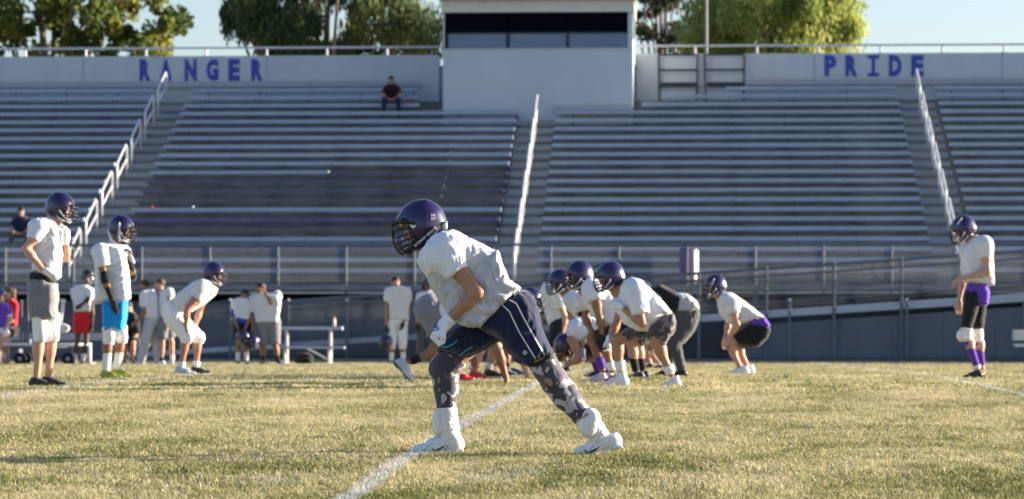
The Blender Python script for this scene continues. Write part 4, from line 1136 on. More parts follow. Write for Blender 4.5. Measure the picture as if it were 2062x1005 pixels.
def strip2d(pts, wd, n=10):
    """ribbon along a polyline -> verts, quads"""
    Q = []
    for a, b_ in zip(pts[:-1], pts[1:]):
        for i in range(n): Q.append(np.array(a) + (np.array(b_) - np.array(a)) * i / n)
    Q.append(np.array(pts[-1])); V = []; F = []
    for i, q in enumerate(Q):
        d = Q[min(i + 1, len(Q) - 1)] - Q[max(i - 1, 0)]; d = d / (np.linalg.norm(d) + 1e-9); nn = np.array([-d[1], d[0]]) * wd / 2
        V += [tuple(q + nn), tuple(q - nn)]
        if i: F.append((2 * i - 2, 2 * i - 1, 2 * i + 1, 2 * i))
    return V, F
def text2d(s_, size, x, z, ang, bold=.0):
    me, co = text_mesh(s_, size, bold, 0); c, sn = math.cos(ang), math.sin(ang)
    V = [(x + a * c - b_ * sn, z + a * sn + b_ * c) for a, b_, _ in co]; F = [tuple(p.vertices) for p in me.polygons]; return V, F
# ================================================================== the player in front
mp_ = Person(1040, 917, 'crouching player in navy shorts and camo tights, sharp in front of everyone', SK_T, cell=.008)
print('main Z', mp_.Z, mp_.s)
S = mp_
NY, FY = -.13, .12
S.body((850, 459, 0, 8, 17, 0), [(895, 505, 0, .10), (930, 548, 0, .13), (975, 595, 0, .135), (1010, 625, 0, .13)],
       [[(905, 520, -.20), (962, 590, -.27), (897, 651, -.20), .97], [(890, 520, .20), (925, 600, .24), (915, 650, .12)]],
       [[(1030, 640, NY + .02), (1117, 765, NY), (1202, 878, NY), 1.05], [(1000, 645, FY), (893, 742, FY), (905, 882, FY), 1.05]])
S.face()
h = S.helmet(mask=m_mask, strap=m_strapk, sc_=.945, off=(0, 0, .008)).helm
# near glove with three-bar logo, far glove behind
g1 = S.glove((899, 650, -.205), (-.62, -.05, -.78), (.75, .15, -.62), 'fist', False, m_glw, 1.18)
g2 = S.glove((913, 652, .10), (-.9, -.1, -.25), (.2, .2, -.95), 'fist', True, m_glw, .95)
S.cloth('glove_cuff', [('tube', (893, 655, -.205), (911, 640, -.212), .034, .040, True, True)], m_glw, .005, fold=(.002, 80))
# jersey body of perforated cloth
jp = [(884, 500), (905, 474), (945, 480), (1001, 506), (1012, 548), (1024, 566), (1047, 580), (1030, 600), (1000, 630), (969, 659), (948, 655), (925, 653), (908, 638), (884, 604), (864, 570), (856, 540)]
jer = S.cloth('jersey', [('poly', jp, 0, .245, .10, .16), ('poly', [(1001, 506), (1024, 566), (1047, 580), (969, 659), (925, 653), (950, 600)], -.01, .245, .03, .09)], m_mesh, .0072, fold=(.0042, 34, .0030, 70), rel=0)
for hp, wd in (([(1047, 583), (1030, 602), (1000, 632), (970, 656), (948, 653), (927, 650)], .012), ([(1043, 577), (1026, 596), (996, 626), (966, 649)], .003)):
    V, F = strip2d(S.pts(hp), wd, 7); project(S.root, jer, V, F, 'hem_band', m_white, .0025)
yk = [(846, 506), (862, 486), (890, 468), (912, 463), (940, 476), (950, 500), (934, 530), (912, 556), (888, 556), (862, 560), (850, 545), (841, 528)]
yoke = S.cloth('shoulder_yoke', [('poly', yk, 0, .262, .085, .20), ('ell', (898, 512, -.20), (.112, .085, .118), .05), ('ell', (890, 512, .20), (.11, .08, .11), .05),
     ('tube', (900, 515, -.21), (921, 549, -.245), .105, .072, False, True)], m_satin, .0065, fold=(.0032, 30, .0022, 70), rel=0)
# gathered folds of the sleeve
mbf = MB()
for i in range(8):
    a0 = S.p(886 + i * 6.3, 523 - i * .5, -.3); a1 = S.p(896 + i * 5.0, 548 - i * 4.0, -.3)
    mbf.V += []
pr = []
for i in range(9):
    t = i / 8; x0, z0 = 874 + 62 * t, 532 - 22 * t; x1, z1 = 903 + 30 * t, 560 - 30 * t
    pr.append((x0, z0, x1, z1))
bv = BVHTree.FromPolygons([v.co.copy() for v in yoke.data.vertices], [tuple(p.vertices) for p in yoke.data.polygons])
d = SDF(.004)
for (x0, z0, x1, z1) in pr:
    A = S.p(x0 + (x1 - x0) * .25, z0 + (z1 - z0) * .25); B = S.p(x1, z1); q = []
    for c_ in (A, B):
        hh = bv.ray_cast(Vector((c_.x, -2, c_.z)), Vector((0, 1, 0))); q.append(Vector((c_.x, (hh[0].y if hh[0] else -.25) + .001, c_.z)))
    d.cap(q[0], q[1], .004, .0095, k=.003)
sdf_obj('sleeve_gathers', d, m_satin, S.root)
cuff = S.cloth('sleeve_cuff', [('tube', (917, 543, -.243), (923, 552, -.25), .075, .072, True, True)], m_satin, .006, fold=(.001, 60))
# shorts
sh = [(1045, 584), (1062, 588), (1076, 601), (1084, 628), (1092, 660), (1103, 690), (1116, 712), (1100, 722), (1080, 730), (1068, 738), (1052, 733), (1040, 728), (1032, 716), (1020, 706), (1004, 682), (985, 672), (945, 655), (975, 640), (1010, 600)]
shn = S.cloth('shorts', [('poly', sh, -.045, .185, .07, .13)], m_navy, .008, fold=(.0042, 34, .0028, 75), rel=0)
fr = [(940, 640), (1010, 620), (1025, 660), (1008, 686), (985, 700), (966, 712), (945, 715), (926, 719), (905, 709), (882, 703), (893, 684), (918, 650)]
shf = S.cloth('shorts_far_leg', [('poly', fr, .075, .15, .06, .12)], m_navy, .008, fold=(.0042, 36, .0028, 75), rel=0)
und1 = S.cloth('undershorts', [('poly', [(1036, 715), (1070, 730), (1110, 705), (1119, 724), (1110, 729), (1086, 743), (1066, 741)], -.115, .108, .05, .11)], m_kblack, .007, fold=(.002, 30))
und2 = S.cloth('undershorts', [('poly', [(884, 696), (925, 706), (968, 700), (975, 705), (965, 714), (938, 724), (930, 730), (900, 716), (878, 708)], .10, .10, .05, .10)], m_kblack, .007, fold=(.002, 30))
# camo tights
S.cloth('tights', [('tube', (1090, 726, NY + .01), (1117, 768, NY), .084, .075, True, False), ('tube', (1117, 768, NY), (1180, 848, NY), .073, .055, False, True), ('ell', (1138, 795, NY), (.066, .062, .080), .04)], m_camo, .008, fold=(.0022, 40))
S.cloth('tights', [('tube', (915, 716, FY), (893, 742, FY), .090, .083, True, False), ('tube', (893, 745, FY), (899, 838, FY), .076, .053, False, True), ('ell', (901, 775, FY), (.058, .060, .085), .04)], m_camo, .008, fold=(.0022, 40))
# torn knee holes show skin
for (u, v, a) in ((1107, 768, -35), (1100, 763, -30)):
    pass
tg = [o for o in S.root.children if o.name.startswith('tights')]
for (tgt, cu, cv, ru, rv, aa) in ((tg[0], 1104, 768, 10, 6, 40), (tg[1], 883, 766, 3.2, 6.5, 0), (tg[1], 884, 786, 2.5, 3, 0)):
    V = []; n = 14
    for i in range(n):
        t = 2 * math.pi * i / n; x = ru * math.cos(t); y = rv * math.sin(t) * (1 + .25 * math.sin(3 * t)); c, s_ = math.cos(R_(aa)), math.sin(R_(aa))
        V.append(((cu + x * c - y * s_ - S.u0) / S.s, (S.v0 - cv - x * s_ - y * c) / S.s))
    cc = ((cu - S.u0) / S.s, (S.v0 - cv) / S.s); V += [(cc[0] + (a - cc[0]) * .5, cc[1] + (b_ - cc[1]) * .5) for a, b_ in V] + [cc]
    project(S.root, tgt, V, [(i, (i + 1) % n, n + (i + 1) % n, n + i) for i in range(n)] + [(n + i, n + (i + 1) % n, 2 * n) for i in range(n)], 'knee_hole', SK_T, .0035)
# white slouched leg sleeves, pads, shoes
for (top, mid, bot, y) in (((1174, 838), (1192, 860), (1212, 886), NY), ((898, 822), (899, 855), (906, 888), FY)):
    S.cloth('leg_sleeve', [('tube', (*top, y), (*mid, y), .062, .060, True, False), ('tube', (*mid, y), (*bot, y), .060, .055, False, False)], m_socw, .007, fold=(.003, 45))
    dv = Vector((bot[0] - top[0], bot[1] - top[1])); L_ = dv.length; dv.normalize()
    mb = MB(); rg2 = random.Random(5)
    pr = []
    d = SDF(.005)
    for j in range(7):
        t = (j + .3) / 7.5; cu, cv = top[0] + dv.x * L_ * t, top[1] + dv.y * L_ * t; tilt = rg2.uniform(-.3, .3)
        ring = []
        c0 = S.p(cu, cv, y); axv = Vector((dv.x, 0, -dv.y)); e1 = Vector((0, 1, 0)); e2 = axv.cross(e1)
        for q in range(15):
            a = 2 * math.pi * q / 14; ring.append(c0 + e1 * (.0568 * math.cos(a)) + e2 * (.0568 * math.sin(a)) + axv * (.006 * math.sin(a + tilt * 8)))
        for a_, b_ in zip(ring[:-1], ring[1:]): d.cap(a_, b_, .0045, .0045, k=.004)
    sdf_obj('sleeve_wrinkles', d, m_socw, S.root)
kp = S.cloth('calf_pad', [('ell', (1187, 848, NY - .035), (.062, .045, .080), .03), ('ell', (1181, 862, NY - .05), (.040, .03, .045), .03)], m_pad, .006, fold=(.002, 30))
kp2 = S.cloth('calf_pad', [('ell', (882, 852, FY - .015), (.036, .05, .082), .03)], m_pad, .006, fold=(.002, 30))
V, F = text2d('vuelk', .026, *S.pts([(1167, 843)])[0], R_(28), .0006); project(S.root, kp, V, F, 'red_print', mat('print_red', (.6, .03, .03), .6))
s1 = S.shoe((1253, 902, NY), (1155, 917, NY), m_shoew, m_solew, hi='low'); s2 = S.shoe((934, 914, FY), (827, 917, FY), m_shoew, m_solew, hi=True)
m_ink = mat('print_black', (.012, .012, .014), .5)
def swoosh(u, v, f=1, ang=0):
    pts = [(-20, 2), (-19, -4), (-16, 3), (-10, 5), (0, 1), (12, -5), (26, -13), (14, -1), (2, 6), (-8, 10), (-15, 9)]
    c, s_ = math.cos(R_(ang)), math.sin(R_(ang))
    V = [((u + f * (a * c - b_ * s_) - S.u0) / S.s, (S.v0 - v - f * (a * s_ + b_ * c)) / S.s) for a, b_ in pts]
    n = len(pts); F = [(0, 1, 2, 10), (2, 3, 9, 10), (3, 4, 8, 9), (4, 5, 7, 8), (5, 6, 7)]
    return V, F
for o, u, v, f in ((s1, 1190, 904, .72), (s2, 882, 904, .62)):
    V, F = swoosh(u, v, f)
    project(S.root, o, V, F, 'shoe_logo', m_ink, .003)
# piping and logo on the shorts
m_pipe = mat('piping_white', (.72, .70, .68), .6); m_teal = mat('piping_teal', (.02, .30, .42), .6)
for pts, wd, mm in (([(1026, 604), (1040, 612), (1054, 640), (1072, 672), (1090, 703), (1096, 714)], .0085, m_pipe), ([(1005, 608), (1026, 628), (1034, 645), (1046, 670), (1068, 706), (1078, 722)], .007, m_pipe),
                    ([(1096, 714), (1092, 728), (1082, 738), (1074, 742)], .006, m_teal)):
    V, F = strip2d(S.pts(pts), wd, 6); project(S.root, shn, V, F, 'piping', mm, .0025)
V, F = strip2d(S.pts([(884, 697), (900, 699), (914, 692), (921, 685)]), .008, 6); project(S.root, shf, V, F, 'piping', m_teal, .0025)
V, F = strip2d(S.pts([(925, 716), (938, 706), (952, 698)]), .008, 6); project(S.root, shf, V, F, 'piping', m_teal, .0025)
x, z = S.pts([(1057, 709.5)])[0]
V = []; F = []
for i in range(11):
    t = R_(50 + 26 * i)
    for r in (.0115, .0075): V.append((x + r * 1.1 * math.cos(t), z + r * math.sin(t)))
    if i: F.append((2 * i - 2, 2 * i - 1, 2 * i + 1, 2 * i))
n = len(V); V += [(x - .004, z + .001), (x + .014, z + .0015), (x + .014, z - .0015), (x - .004, z - .002)]; F.append((n, n + 1, n + 2, n + 3))
n = len(V); V += [(x + .001, z + .006), (x + .004, z + .006), (x + .004, z - .006), (x + .001, z - .006)]; F.append((n, n + 1, n + 2, n + 3))
project(S.root, shn, V, F, 'shorts_logo', m_pipe, .003)
# three slanted bars and word on the glove
m_gb = mat('print_blue', (.03, .10, .42), .6)
c0 = (881, 657)
for i, (a, h_) in enumerate(((-6.5, 5), (-1.5, 9), (3.8, 13))):
    q = [(c0[0] + a - 1.5, c0[1] + 3 + i * .6), (c0[0] + a + 2.3, c0[1] + 3.6 + i * .6), (c0[0] + a + 4 - h_ * .32, c0[1] + 3 - h_), (c0[0] + a - h_ * .32 + .5, c0[1] + 3.6 - h_)]
    project(S.root, g1, S.pts(q), [(0, 1, 2, 3)], 'glove_logo', m_gb, .003)
V, F = text2d('adidas', .014, *S.pts([(874, 667)])[0], R_(14), .0004); project(S.root, g1, V, F, 'glove_logo', m_gb, .003)
# lettered neck strap under the helmet and the sticker at its back
strap = S.cloth('neck_strap', [('tube', (838, 499, -.118), (876, 463, -.105), .015, .013, True, True), ('tube', (876, 463, -.105), (901, 446, -.02), .013, .011, False, True)], m_kblack, .004, fold=None)
V, F = text2d('UNDER ARMOUR', .0205, *S.pts([(877, 458)])[0], R_(41 + 180), .0004)
project(S.root, strap, V, F, 'strap_lettering', m_pipe, .003)
nb = S.cloth('nape_label', [('poly', [(888, 455), (900, 444), (902, 460), (892, 464)], -.045, .03, .01, .02)], m_clip, .005, fold=None)
st = S.pts([(869, 433), (877, 433), (877, 438.5), (869, 438.5)]); m_stk = mat('sticker_grey', (.32, .30, .42), .5)
hel = S.helm
for (a, b_, c_, e_) in ((869, 432, 871, 437), (872, 432, 874, 437), (875, 432, 877, 437), (869.5, 439, 872, 445), (873.5, 439, 877, 442.5)):
    V = S.pts([(a, b_), (c_, b_), (c_, e_), (a, e_)])
    project(S.root, hel, V, [(0, 1, 2, 3)], 'helmet_sticker', m_stk, .003)
# raised brow guard of the facemask
S.cloth('brow_guard', [('tube', (792, 452, -.06), (812, 446, -.10), .010, .011, False, False), ('tube', (812, 446, -.10), (836, 452, -.118), .011, .010, False, False), ('tube', (792, 452, -.06), (791, 454, .06), .010, .010, False, False), ('tube', (820, 430, -.05), (818, 447, -.085), .012, .012, False, False)], m_mask, .005, fold=None)
V = [];
for i in range(16): t = 2 * math.pi * i / 16; V.append(((833 + 6 * math.cos(t) - S.u0) / S.s, (S.v0 - 455 - 6 * math.sin(t)) / S.s))
project(S.root, hel, V, [tuple(range(16))], 'mask_screw', m_clip, .005)

# stitched panel lines and midsole edge of the two front cleats
m_seam = mat('seam_grey', (.30, .31, .33), .6)
for o, lines in ((s2, ([(905, 892), (898, 905), (884, 913)], [(926, 890), (931, 900), (930, 911)], [(870, 893), (858, 903), (850, 911)])), (s1, ([(1222, 884), (1216, 897), (1222, 905)], [(1243, 884), (1252, 892), (1250, 899)], [(1196, 893), (1186, 903)]))):
    for ln in lines:
        V, F = strip2d(S.pts(ln), .0035, 5); project(S.root, o, V, F, 'seam', m_seam, .002)
# ================================================================== standing and crouching players
TZ = 68.0   # distance of the people standing along the far sideline
# ---- tall player at the left edge, grey shorts
S = Person(88, 781, 'tall player in grey shorts with one gloved hand at his mouth, other on hip', SK_L, cell=.011)
S.body((121, 421, 0, 172, 8, 0), [(100, 455, 0, .10), (94, 500, 0, .12), (92, 545, 0, .115), (90, 575, 0, .12)],
       [[(85, 468, -.20), (60, 502, -.27), (95, 545, -.20)], [(108, 465, .19), (128, 519, .18), (134, 484, -.02)]],
       [[(84, 590, -.09), (83, 676, -.09), (76, 766, -.09)], [(100, 590, .09), (103, 676, .09), (94, 764, .09)]])
S.face(); S.helmet(sc_=1.0)
S.glove((96, 545, -.2), (.75, -.1, -.6), (.6, .55, .5), 'relaxed', True); S.glove((134, 484, -.03), (.12, -.1, 1), (-.9, .3, .1), 'cup', False, None, 1.12)
S.cloth('jersey', [('poly', [(70, 446), (84, 438), (98, 436), (114, 446), (122, 464), (125, 505), (121, 545), (121, 559), (112, 562), (90, 556), (66, 546), (66, 500), (62, 474)], 0, .20, .07, .15), ('ell', (80, 458, -.17), (.10, .10, .085), .05),
     ('tube', (84, 462, -.20), (72, 484, -.245), .09, .070, False, True), ('tube', (108, 462, .18), (118, 490, .2), .09, .075, False, True)], m_white)
S.cloth('waistband', [('poly', [(62, 548), (90, 545), (114, 560), (112, 575), (60, 568)], 0, .17, .06, .13)], m_kblack)
S.cloth('shorts', [('poly', [(58, 562), (90, 558), (115, 572), (117, 600), (113, 641), (90, 648), (80, 643), (62, 640), (57, 600)], 0, .20, .06, .13)], m_grey, fold=(.0045, 40))
S.cloth('tights', [('tube', (83, 630, -.09), (83, 688, -.09), .084, .066, True, True), ('tube', (102, 630, .09), (103, 688, .09), .084, .066, True, True)], m_pantw)
S.kneepad(88, 674, -.13); S.kneepad(108, 675, .05)
sa_ = S.shoe((61, 781, -.09), (114, 781, -.11), m_shoek, m_solek)
V = [((u - S.u0) / S.s, (S.v0 - v) / S.s) for u, v in ((70, 773), (80, 775), (93, 771), (82, 778), (74, 777))]; project(S.root, sa_, V, [(0, 1, 3, 4), (1, 2, 3)], 'shoe_logo', m_clip, .004)
S.shoe((80, 779, .09), (132, 779, .08), m_shoek, m_solek)
# ---- player in bright blue shorts
S = Person(230, 765, 'player in bright blue shorts and olive green shoes with one black arm sleeve', SK_B, cell=.012)
S.body((243, 463, 0, 172, 14, 0), [(226, 508, 0, .11), (226, 550, 0, .125), (228, 590, 0, .12), (230, 610, 0, .125)],
       [[(206, 514, -.18), (216, 562, -.23), (232, 607, -.20)], [(243, 512, .16), (263, 556, .16), (262, 520, .02)]],
       [[(222, 630, -.09), (221, 680, -.09), (215, 748, -.09)], [(240, 630, .09), (243, 680, .09), (232, 746, .09)]])
S.face(); S.helmet(mask=m_mask, strap=m_maskw)
S.cloth('helmet_stripe', [('tube', (243, 450, -.125), (243, 486, -.118), .011, .011, False, False), ('tube', (219, 466, -.06), (226, 484, -.10), .012, .012, False, False), ('tube', (226, 484, -.10), (243, 496, -.10), .012, .012, False, False)], m_maskw, .007, fold=None)
S.glove((232, 607, -.2), (.15, -.05, -1), (.5, .8, 0), 'relaxed', True, m_glk); S.glove((262, 522, .02), (-.05, -.1, 1), (-.8, -.3, .2), 'cup', False, m_glg)
S.cloth('jersey', [('poly', [(190, 508), (198, 493), (222, 487), (246, 495), (256, 520), (260, 560), (263, 602), (245, 610), (218, 609), (190, 613), (193, 560)], 0, .19, .06, .15), ('ell', (203, 507, -.15), (.09, .09, .085), .05),
     ('tube', (206, 508, -.18), (214, 538, -.21), .10, .078, False, True), ('tube', (245, 508, .16), (256, 535, .17), .09, .08, False, True)], m_white)
S.cloth('arm_sleeve', [('tube', (215, 548, -.222), (217, 562, -.23), .053, .053, True, False), ('tube', (217, 562, -.23), (231, 606, -.20), .051, .037, False, True)], m_kblack)
S.cloth('arm_sleeve', [('tube', (258, 540, .162), (263, 556, .16), .053, .053, True, False), ('tube', (263, 556, .16), (262, 521, .02), .051, .037, False, True)], m_kblack)
S.cloth('shorts', [('poly', [(207, 605), (258, 603), (255, 640), (251, 664), (238, 668), (232, 660), (226, 668), (210, 668), (207, 640)], 0, .18, .05, .13)], m_blue, fold=(.0045, 40))
S.cloth('tights', [('tube', (221, 655, -.09), (221, 694, -.09), .076, .066, True, True), ('tube', (242, 655, .09), (243, 692, .09), .076, .066, True, True)], m_pantw)
S.kneepad(225, 677, -.13); S.kneepad(247, 678, .05)
S.sock(0, .44, .98); S.sock(1, .44, .98)
S.shoe((204, 765, -.09), (250, 764, -.12), m_shoeg, m_shoeg, m_solek); S.shoe((222, 763, .09), (269, 763, .09), m_shoeg, m_shoeg, m_solek)
# ---- player in white pants bending with hands on knees
S = Person(378, 756, 'player in white pants bent forward with his hands on his knees', SK_T, cell=.013)
S.body((430, 553, 0, 176, 12, 0), [(407, 583, 0, .11), (385, 600, 0, .13), (362, 618, 0, .13), (350, 630, 0, .13)],
       [[(405, 590, -.19), (380, 626, -.26), (377, 662, -.18)], [(410, 590, .19), (398, 628, .24), (390, 660, .14)]],
       [[(346, 632, -.11), (378, 678, -.13), (366, 741, -.11)], [(350, 632, .11), (398, 680, .12), (393, 741, .11)]],
       bare_hands=[((377, 662, -.18), (.15, -.1, -1), (.6, .7, 0), 'relaxed', True), ((390, 660, .12), (.3, -.1, -1), (.6, .6, 0), 'relaxed', False)])
S.face(); S.helmet(m_helm, m_mask)
S.cloth('jersey', [('poly', [(424, 566), (410, 561), (388, 569), (362, 588), (344, 606), (357, 624), (385, 629), (412, 612), (434, 594), (438, 582)], 0, .21, .08, .16), ('ell', (408, 581, -.16), (.12, .12, .11), .05),
     ('tube', (405, 586, -.19), (396, 602, -.22), .11, .088, False, True), ('tube', (410, 586, .19), (405, 600, .21), .11, .09, False, True)], m_cream)
S.cloth('pants', [('poly', [(345, 604), (331, 609), (328, 630), (337, 656), (352, 668), (375, 665), (382, 640), (372, 622), (357, 612)], 0, .19, .08, .15),
     ('tube', (350, 640, -.11), (378, 678, -.13), .125, .085, False, False), ('tube', (352, 640, .11), (398, 680, .12), .125, .085, False, False), ('tube', (378, 678, -.13), (376, 692, -.13), .084, .07, False, True), ('tube', (398, 680, .12), (397, 692, .12), .084, .07, False, True)], m_pantw)
S.kneepad(384, 680, -.16); S.kneepad(403, 682, .10)
S.sock(0, .80, 1.0); S.sock(1, .78, 1.0)
S.shoe((353, 756, -.11), (399, 757, -.13), m_shoes, m_solew); S.shoe((382, 754, .11), (424, 755, .11), m_shoek, m_solew)
# ---- standing player at the right, purple shorts and socks
S = Person(1957, 764, 'standing player at the right in purple shorts over black leggings with purple socks', SK_L, cell=.012)
S.body((1941, 463, 0, 6, 24, 0), [(1965, 497, 0, .10), (1972, 530, 0, .12), (1968, 560, 0, .115), (1966, 580, 0, .12)],
       [[(1980, 500, -.19), (1983, 548, -.23), (1932, 560, -.14)], [(1955, 500, .19), (1945, 560, .22), (1936, 606, .20)]],
       [[(1958, 590, -.09), (1942, 672, -.10), (1966, 742, -.09)], [(1974, 590, .09), (1971, 676, .09), (1980, 742, .09)]],
       bare_hands=[((1932, 560, -.14), (-.8, -.1, -.5), (.2, .5, -.8), 'relaxed', False), ((1936, 606, .2), (-.1, -.1, -1), (.4, .6, 0), 'relaxed', True)])
S.face(); S.helmet()
S.cloth('helmet_stripe', [('tube', (1934, 440, -.098), (1926, 452, -.105), .010, .010, False, False)], m_clip, .006, fold=None)  # short white bar on the upper front of the shell
S.cloth('jersey', [('poly', [(1943, 492), (1962, 473), (1985, 478), (1997, 500), (2000, 540), (2001, 574), (1984, 577), (1960, 570), (1941, 571), (1937, 540), (1936, 510)], 0, .19, .07, .15), ('ell', (1978, 492, -.15), (.10, .10, .10), .05),
     ('tube', (1980, 496, -.19), (1981, 520, -.215), .10, .08, False, True), ('tube', (1953, 496, .19), (1949, 520, .21), .09, .078, False, True)], m_cream)
S.cloth('leggings', [('tube', (1957, 595, -.09), (1944, 660, -.10), .105, .072, False, True), ('tube', (1974, 595, .09), (1971, 662, .09), .105, .072, False, True)], m_kblack)
S.cloth('shorts', [('poly', [(1947, 572), (1986, 569), (1992, 590), (1989, 613), (1975, 617), (1955, 608), (1940, 602)], 0, .18, .06, .13)], m_purp, fold=(.0045, 40))
S.cloth('knee_sleeve', [('tube', (1945, 660, -.1), (1944, 688, -.1), .068, .062, True, True)], m_pad); S.cloth('knee_sleeve', [('tube', (1971, 662, .09), (1972, 690, .09), .068, .062, True, True)], m_pad)
S.kneepad(1935, 675, -.11, (.068, .07, .078)); S.kneepad(1966, 676, .08)
S.sock(0, .18, .92, m_sockp, .058, .040); S.sock(1, .18, .92, m_sockp, .058, .040); S.sock(0, .90, 1.0)
S.shoe((1978, 762, -.09), (1933, 764, -.1), m_shoek, m_solek); S.shoe((1986, 761, .09), (1943, 762, .09), m_shoek, m_solek)
# ---- back player bending, black shorts, hands on knees
S = Person(1490, 756, 'crouching back in black shorts with a purple shirt tail, hands on his knees', SK_L, cell=.013)
S.body((1441, 578, 0, 14, 10, 0), [(1466, 604, 0, .11), (1490, 620, 0, .13), (1512, 640, 0, .13), (1524, 655, 0, .13)],
       [[(1472, 615, -.19), (1482, 654, -.25), (1464, 683, -.17)], [(1463, 615, .19), (1470, 650, .22), (1462, 680, .14)]],
       [[(1528, 664, -.10), (1466, 690, -.12), (1492, 746, -.10)], [(1528, 664, .10), (1482, 690, .12), (1509, 744, .11)]],
       bare_hands=[((1464, 683, -.17), (-.4, .1, -.9), (.6, .6, -.3), 'cup', False), ((1462, 680, .14), (-.3, 0, -1), (.6, .4, 0), 'relaxed', True)])
S.face(); S.helmet()
S.cloth('helmet_stripe', [('tube', (1437, 562, -.115), (1430, 578, -.118), .010, .010, False, False)], m_clip, .006, fold=None)  # gloss highlight on the shell, modelled as a pale bar
S.cloth('jersey', [('poly', [(1444, 606), (1453, 588), (1475, 590), (1503, 610), (1540, 639), (1512, 648), (1488, 656), (1467, 652), (1448, 630)], 0, .20, .07, .15), ('ell', (1464, 606, -.16), (.11, .12, .10), .05),
     ('tube', (1472, 612, -.19), (1476, 632, -.215), .105, .082, False, True), ('tube', (1462, 612, .19), (1465, 630, .21), .10, .085, False, True)], m_cream)
S.cloth('shirt_tail', [('poly', [(1505, 645), (1539, 638), (1551, 654), (1546, 664), (1505, 655)], 0, .19, .05, .13)], m_purp)
S.cloth('shorts', [('poly', [(1482, 668), (1510, 650), (1545, 652), (1552, 664), (1546, 680), (1528, 698), (1511, 701), (1480, 693), (1471, 680)], 0, .19, .06, .13)], m_kblack, fold=(.0045, 40))
S.sock(0, .93, 1.0); S.sock(1, .93, 1.0)
S.shoe((1509, 756, -.1), (1457, 757, -.12), m_shoew, m_solew); S.shoe((1522, 754, .11), (1474, 755, .1), m_shoew, m_solew)

# ---- front lineman, camo shorts
S = Person(1290, 781, 'front lineman in camo shorts crouching with one white glove at his chin', SK_T, cell=.010)
S.body((1229, 560, 0, 10, 12, 0), [(1258, 590, 0, .12), (1288, 612, 0, .14), (1318, 638, 0, .14), (1336, 655, 0, .13)],
       [[(1279, 588, -.20), (1291, 652, -.27), (1250, 618, -.22)], [(1258, 600, .20), (1242, 655, .24), (1228, 682, .20)]],
       [[(1338, 660, -.11), (1318, 686, -.14), (1350, 752, -.11), 1.08], [(1332, 660, .11), (1240, 684, .12), (1251, 748, .12), 1.05]])
S.face(); S.helmet(sc_=.98, off=(.004, 0, .01))
S.glove((1250, 618, -.22), (-.7, .1, .55), (-.4, .6, -.5), 'cup', False); S.glove((1228, 682, .2), (.1, -.1, -1), (-.6, .6, .1), 'cup', True)
S.cloth('jersey', [('poly', [(1256, 566), (1270, 560), (1286, 563), (1306, 578), (1330, 602), (1354, 630), (1336, 638), (1316, 655), (1305, 668), (1282, 666), (1256, 652), (1244, 630), (1238, 608), (1248, 588)], 0, .21, .08, .16), ('ell', (1274, 584, -.17), (.13, .11, .12), .05),
     ('tube', (1277, 588, -.20), (1288, 634, -.26), .125, .092, False, True), ('tube', (1258, 592, .19), (1248, 630, .22), .11, .09, False, True)], m_white, fold=(.0045, 40))
S.cloth('shorts', [('poly', [(1310, 662), (1334, 638), (1355, 630), (1361, 648), (1358, 668), (1341, 689), (1318, 684), (1303, 672)], -.06, .17, .06, .12), ('poly', [(1258, 662), (1305, 655), (1325, 660), (1310, 684), (1278, 684), (1262, 690), (1250, 672)], .11, .12, .05, .10)], m_camo2, fold=(.0045, 40))
S.cloth('undershorts', [('poly', [(1298, 676), (1320, 684), (1343, 688), (1338, 697), (1316, 690), (1300, 683)], -.10, .11, .04, .10)], fabric('print_grey_blue', (.14, .17, .22), .3, var=.6, vscale=30))
S.sock(0, .76, 1.0, None, .060, .050); S.sock(1, .68, 1.0, None, .060, .050)
S.shoe((1371, 780, -.11), (1323, 783, -.12), m_shoew, m_solew, hi=True); S.shoe((1268, 779, .12), (1207, 782, .12), m_shoew, m_solew, hi=True)
FZ = S.Z
# ---- second lineman, black knee brace and red shoes
S = Person(1215, 774, 'second lineman with red shoes and a black knee brace, arm straight down to his knee', SK_B, cell=.011)
S.body((1167, 558, 0, 20, 8, 0), [(1195, 590, 0, .12), (1228, 612, 0, .13), (1256, 640, 0, .13), (1272, 655, 0, .13)],
       [[(1197, 595, -.20), (1206, 640, -.24), (1212, 672, -.16)], [(1185, 600, .20), (1180, 640, .22), (1192, 668, .12)]],
       [[(1272, 660, -.11), (1212, 686, -.12), (1232, 745, -.11)], [(1270, 660, .11), (1196, 688, .14), (1214, 744, .12)]],
       bare_hands=[((1212, 672, -.16), (-.2, 0, -1), (.5, .7, 0), 'relaxed', False), ((1192, 668, .12), (-.2, 0, -1), (.4, .6, 0), 'relaxed', True)])
S.face(); S.helmet(sc_=1.02)
S.cloth('jersey', [('poly', [(1174, 585), (1190, 566), (1208, 568), (1236, 590), (1262, 618), (1284, 644), (1262, 660), (1235, 664), (1212, 655), (1190, 632), (1176, 608)], 0, .20, .08, .16), ('ell', (1190, 583, -.16), (.11, .11, .12), .05),
     ('tube', (1197, 590, -.19), (1200, 606, -.21), .11, .09, False, True), ('ell', (1176, 605, .17), (.11, .10, .11), .05)], m_white)
S.cloth('shorts', [('tube', (1262, 655, -.11), (1222, 682, -.12), .135, .10, False, True), ('tube', (1260, 655, .11), (1205, 684, .14), .135, .10, False, True), ('ell', (1266, 655, 0), (.15, .19, .13), .04)], m_kblack)
S.cloth('knee_brace', [('tube', (1218, 676, -.12), (1211, 687, -.12), .078, .076, True, False), ('tube', (1211, 687, -.12), (1218, 704, -.12), .074, .062, False, True)], m_kblack)
S.sock(0, .72, 1.0); S.sock(1, .55, 1.0, m_sockp)
S.shoe((1250, 772, -.11), (1203, 778, -.12), m_shoer, m_solew); S.shoe((1224, 770, .12), (1178, 772, .12), m_shoes, m_solew)
